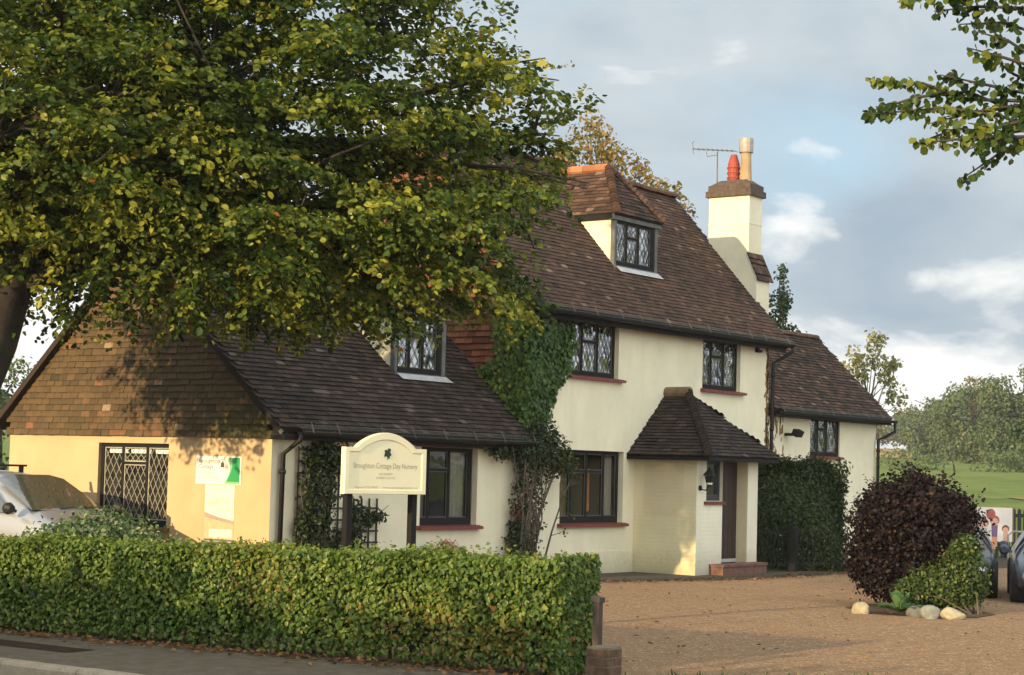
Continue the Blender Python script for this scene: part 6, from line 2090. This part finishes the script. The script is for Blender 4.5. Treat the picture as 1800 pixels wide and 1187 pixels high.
    mb = MB(); mb.box(f_[0] + .028, f_[0] + .036, -.26, .26, f_[1] + .13, f_[1] + .23); mb.build('number_plate', SIGNW, root)
    for wx in wheels:
        for s in (-1, 1):
            y = s * (hw - .085)
            mb = MB()
            pr_ = [(.19, -.10), (.27, -.105), (.305, -.08), (.312, 0), (.305, .08), (.27, .105), (.19, .10)]
            q = 20
            v_ = [(wx + r_ * math.cos(2 * math.pi * k / q), y + d_, .312 + r_ * math.sin(2 * math.pi * k / q)) for r_, d_ in pr_ for k in range(q)]
            f2_ = [(i * q + k, i * q + (k + 1) % q, (i + 1) * q + (k + 1) % q, (i + 1) * q + k) for i in range(len(pr_) - 1) for k in range(q)]
            mb.add(v_, f2_)
            wl = mb.build('wheel', TYRE, root, True)
            mb = MB()
            mb.tube([(wx, y - .085, .312), (wx, y + .085, .312)], .195, 20)
            for k in range(5):
                a_ = 2 * math.pi * k / 5
                mb.obox((wx + .10 * math.cos(a_), y + s * .09, .312 + .10 * math.sin(a_)), Vector((math.cos(a_), 0, math.sin(a_))) * .09, (0, .012, 0), Vector((-math.sin(a_), 0, math.cos(a_))) * .025)
            mb.build('rim', RIM, wl)
    if roof_bars:
        for x in (-.62, -1.4):
            mb = MB()
            zt = 1.545
            mb.bar((x, -hw * .80, zt + .05), (x, hw * .80, zt + .05), .05, .03)
            for s in (-1, 1):
                mb.bar((x, s * hw * .70, zt - .05), (x, s * hw * .70, zt + .05), .06, .04)
            mb.build('roof_bar', DASH, root)
    return root


MPV = [(-2.02, .40, .80, .95, .90, .78), (-1.95, .25, .95, 1.35, .97, .70), (-1.6, .22, .97, 1.50, 1.0, .72), (-.75, .22, .95, 1.55, 1.0, .75), (.25, .22, .94, 1.50, 1.0, .73),
       (1.22, .22, .93, .985, 1.0, .80), (1.72, .23, .80, .86, .97, .72), (1.96, .28, .66, .70, .90, .66), (2.02, .34, .56, .60, .82, .6)]
HATCH = [(-1.9, .42, .80, .92, .90, .78), (-1.82, .26, .93, 1.20, .96, .68), (-1.35, .22, .90, 1.36, 1.0, .68), (-.6, .22, .88, 1.39, 1.0, .70), (.15, .22, .87, 1.34, 1.0, .68),
         (.95, .22, .90, .955, 1.0, .80), (1.55, .23, .82, .87, .97, .72), (1.84, .28, .68, .72, .90, .66), (1.90, .34, .56, .60, .82, .6)]
LOWCAR = [(a, b * .85, c * .80, d * (.85 if d > 1.1 else .80), e, f) for a, b, c, d, e, f in HATCH]
car('silver_car', 'silver people carrier with roof bars parked against the sunlit gable', (-11.35, 3.2, -.02), math.radians(-90), paint('silver_paint', (.55, .56, .58), .55), MPV, .86, (1.28, -1.25), True)
hd = math.atan2(-.37, -.93)
car('black_car', 'low black car half hidden behind the purple shrub', (.16, -5.86, -.12), hd, paint('black_paint', (.006, .006, .007), .0, .25), LOWCAR, .85, (1.22, -1.2))
car('blue_car', 'slate blue car parked alongside the low black car, mostly out of view', (.12, -7.93, -.14), hd, paint('slate_blue_paint', (.05, .065, .10), .3, .5), LOWCAR, .85, (1.22, -1.2))

# ------------------------------------------------------------------ evening haze over the valley
hm = bpy.data.materials.new('thin_haze'); hm.use_nodes = True
ht = NT(hm.node_tree)
ho = ht.n('ShaderNodeOutputMaterial'); hv = ht.n('ShaderNodeVolumePrincipled')
hv.inputs['Color'].default_value = (.92, .95, 1.0, 1); hv.inputs['Density'].default_value = HAZE_DENSITY
ht.l(hv.outputs[0], ho.inputs['Volume'])
mb = MB(); mb.box(-300, 2300, -2100, 2100, -1.6, 23)
tag(mb.build('haze', hm), kind='stuff', label='thin pale haze lying over the fields')
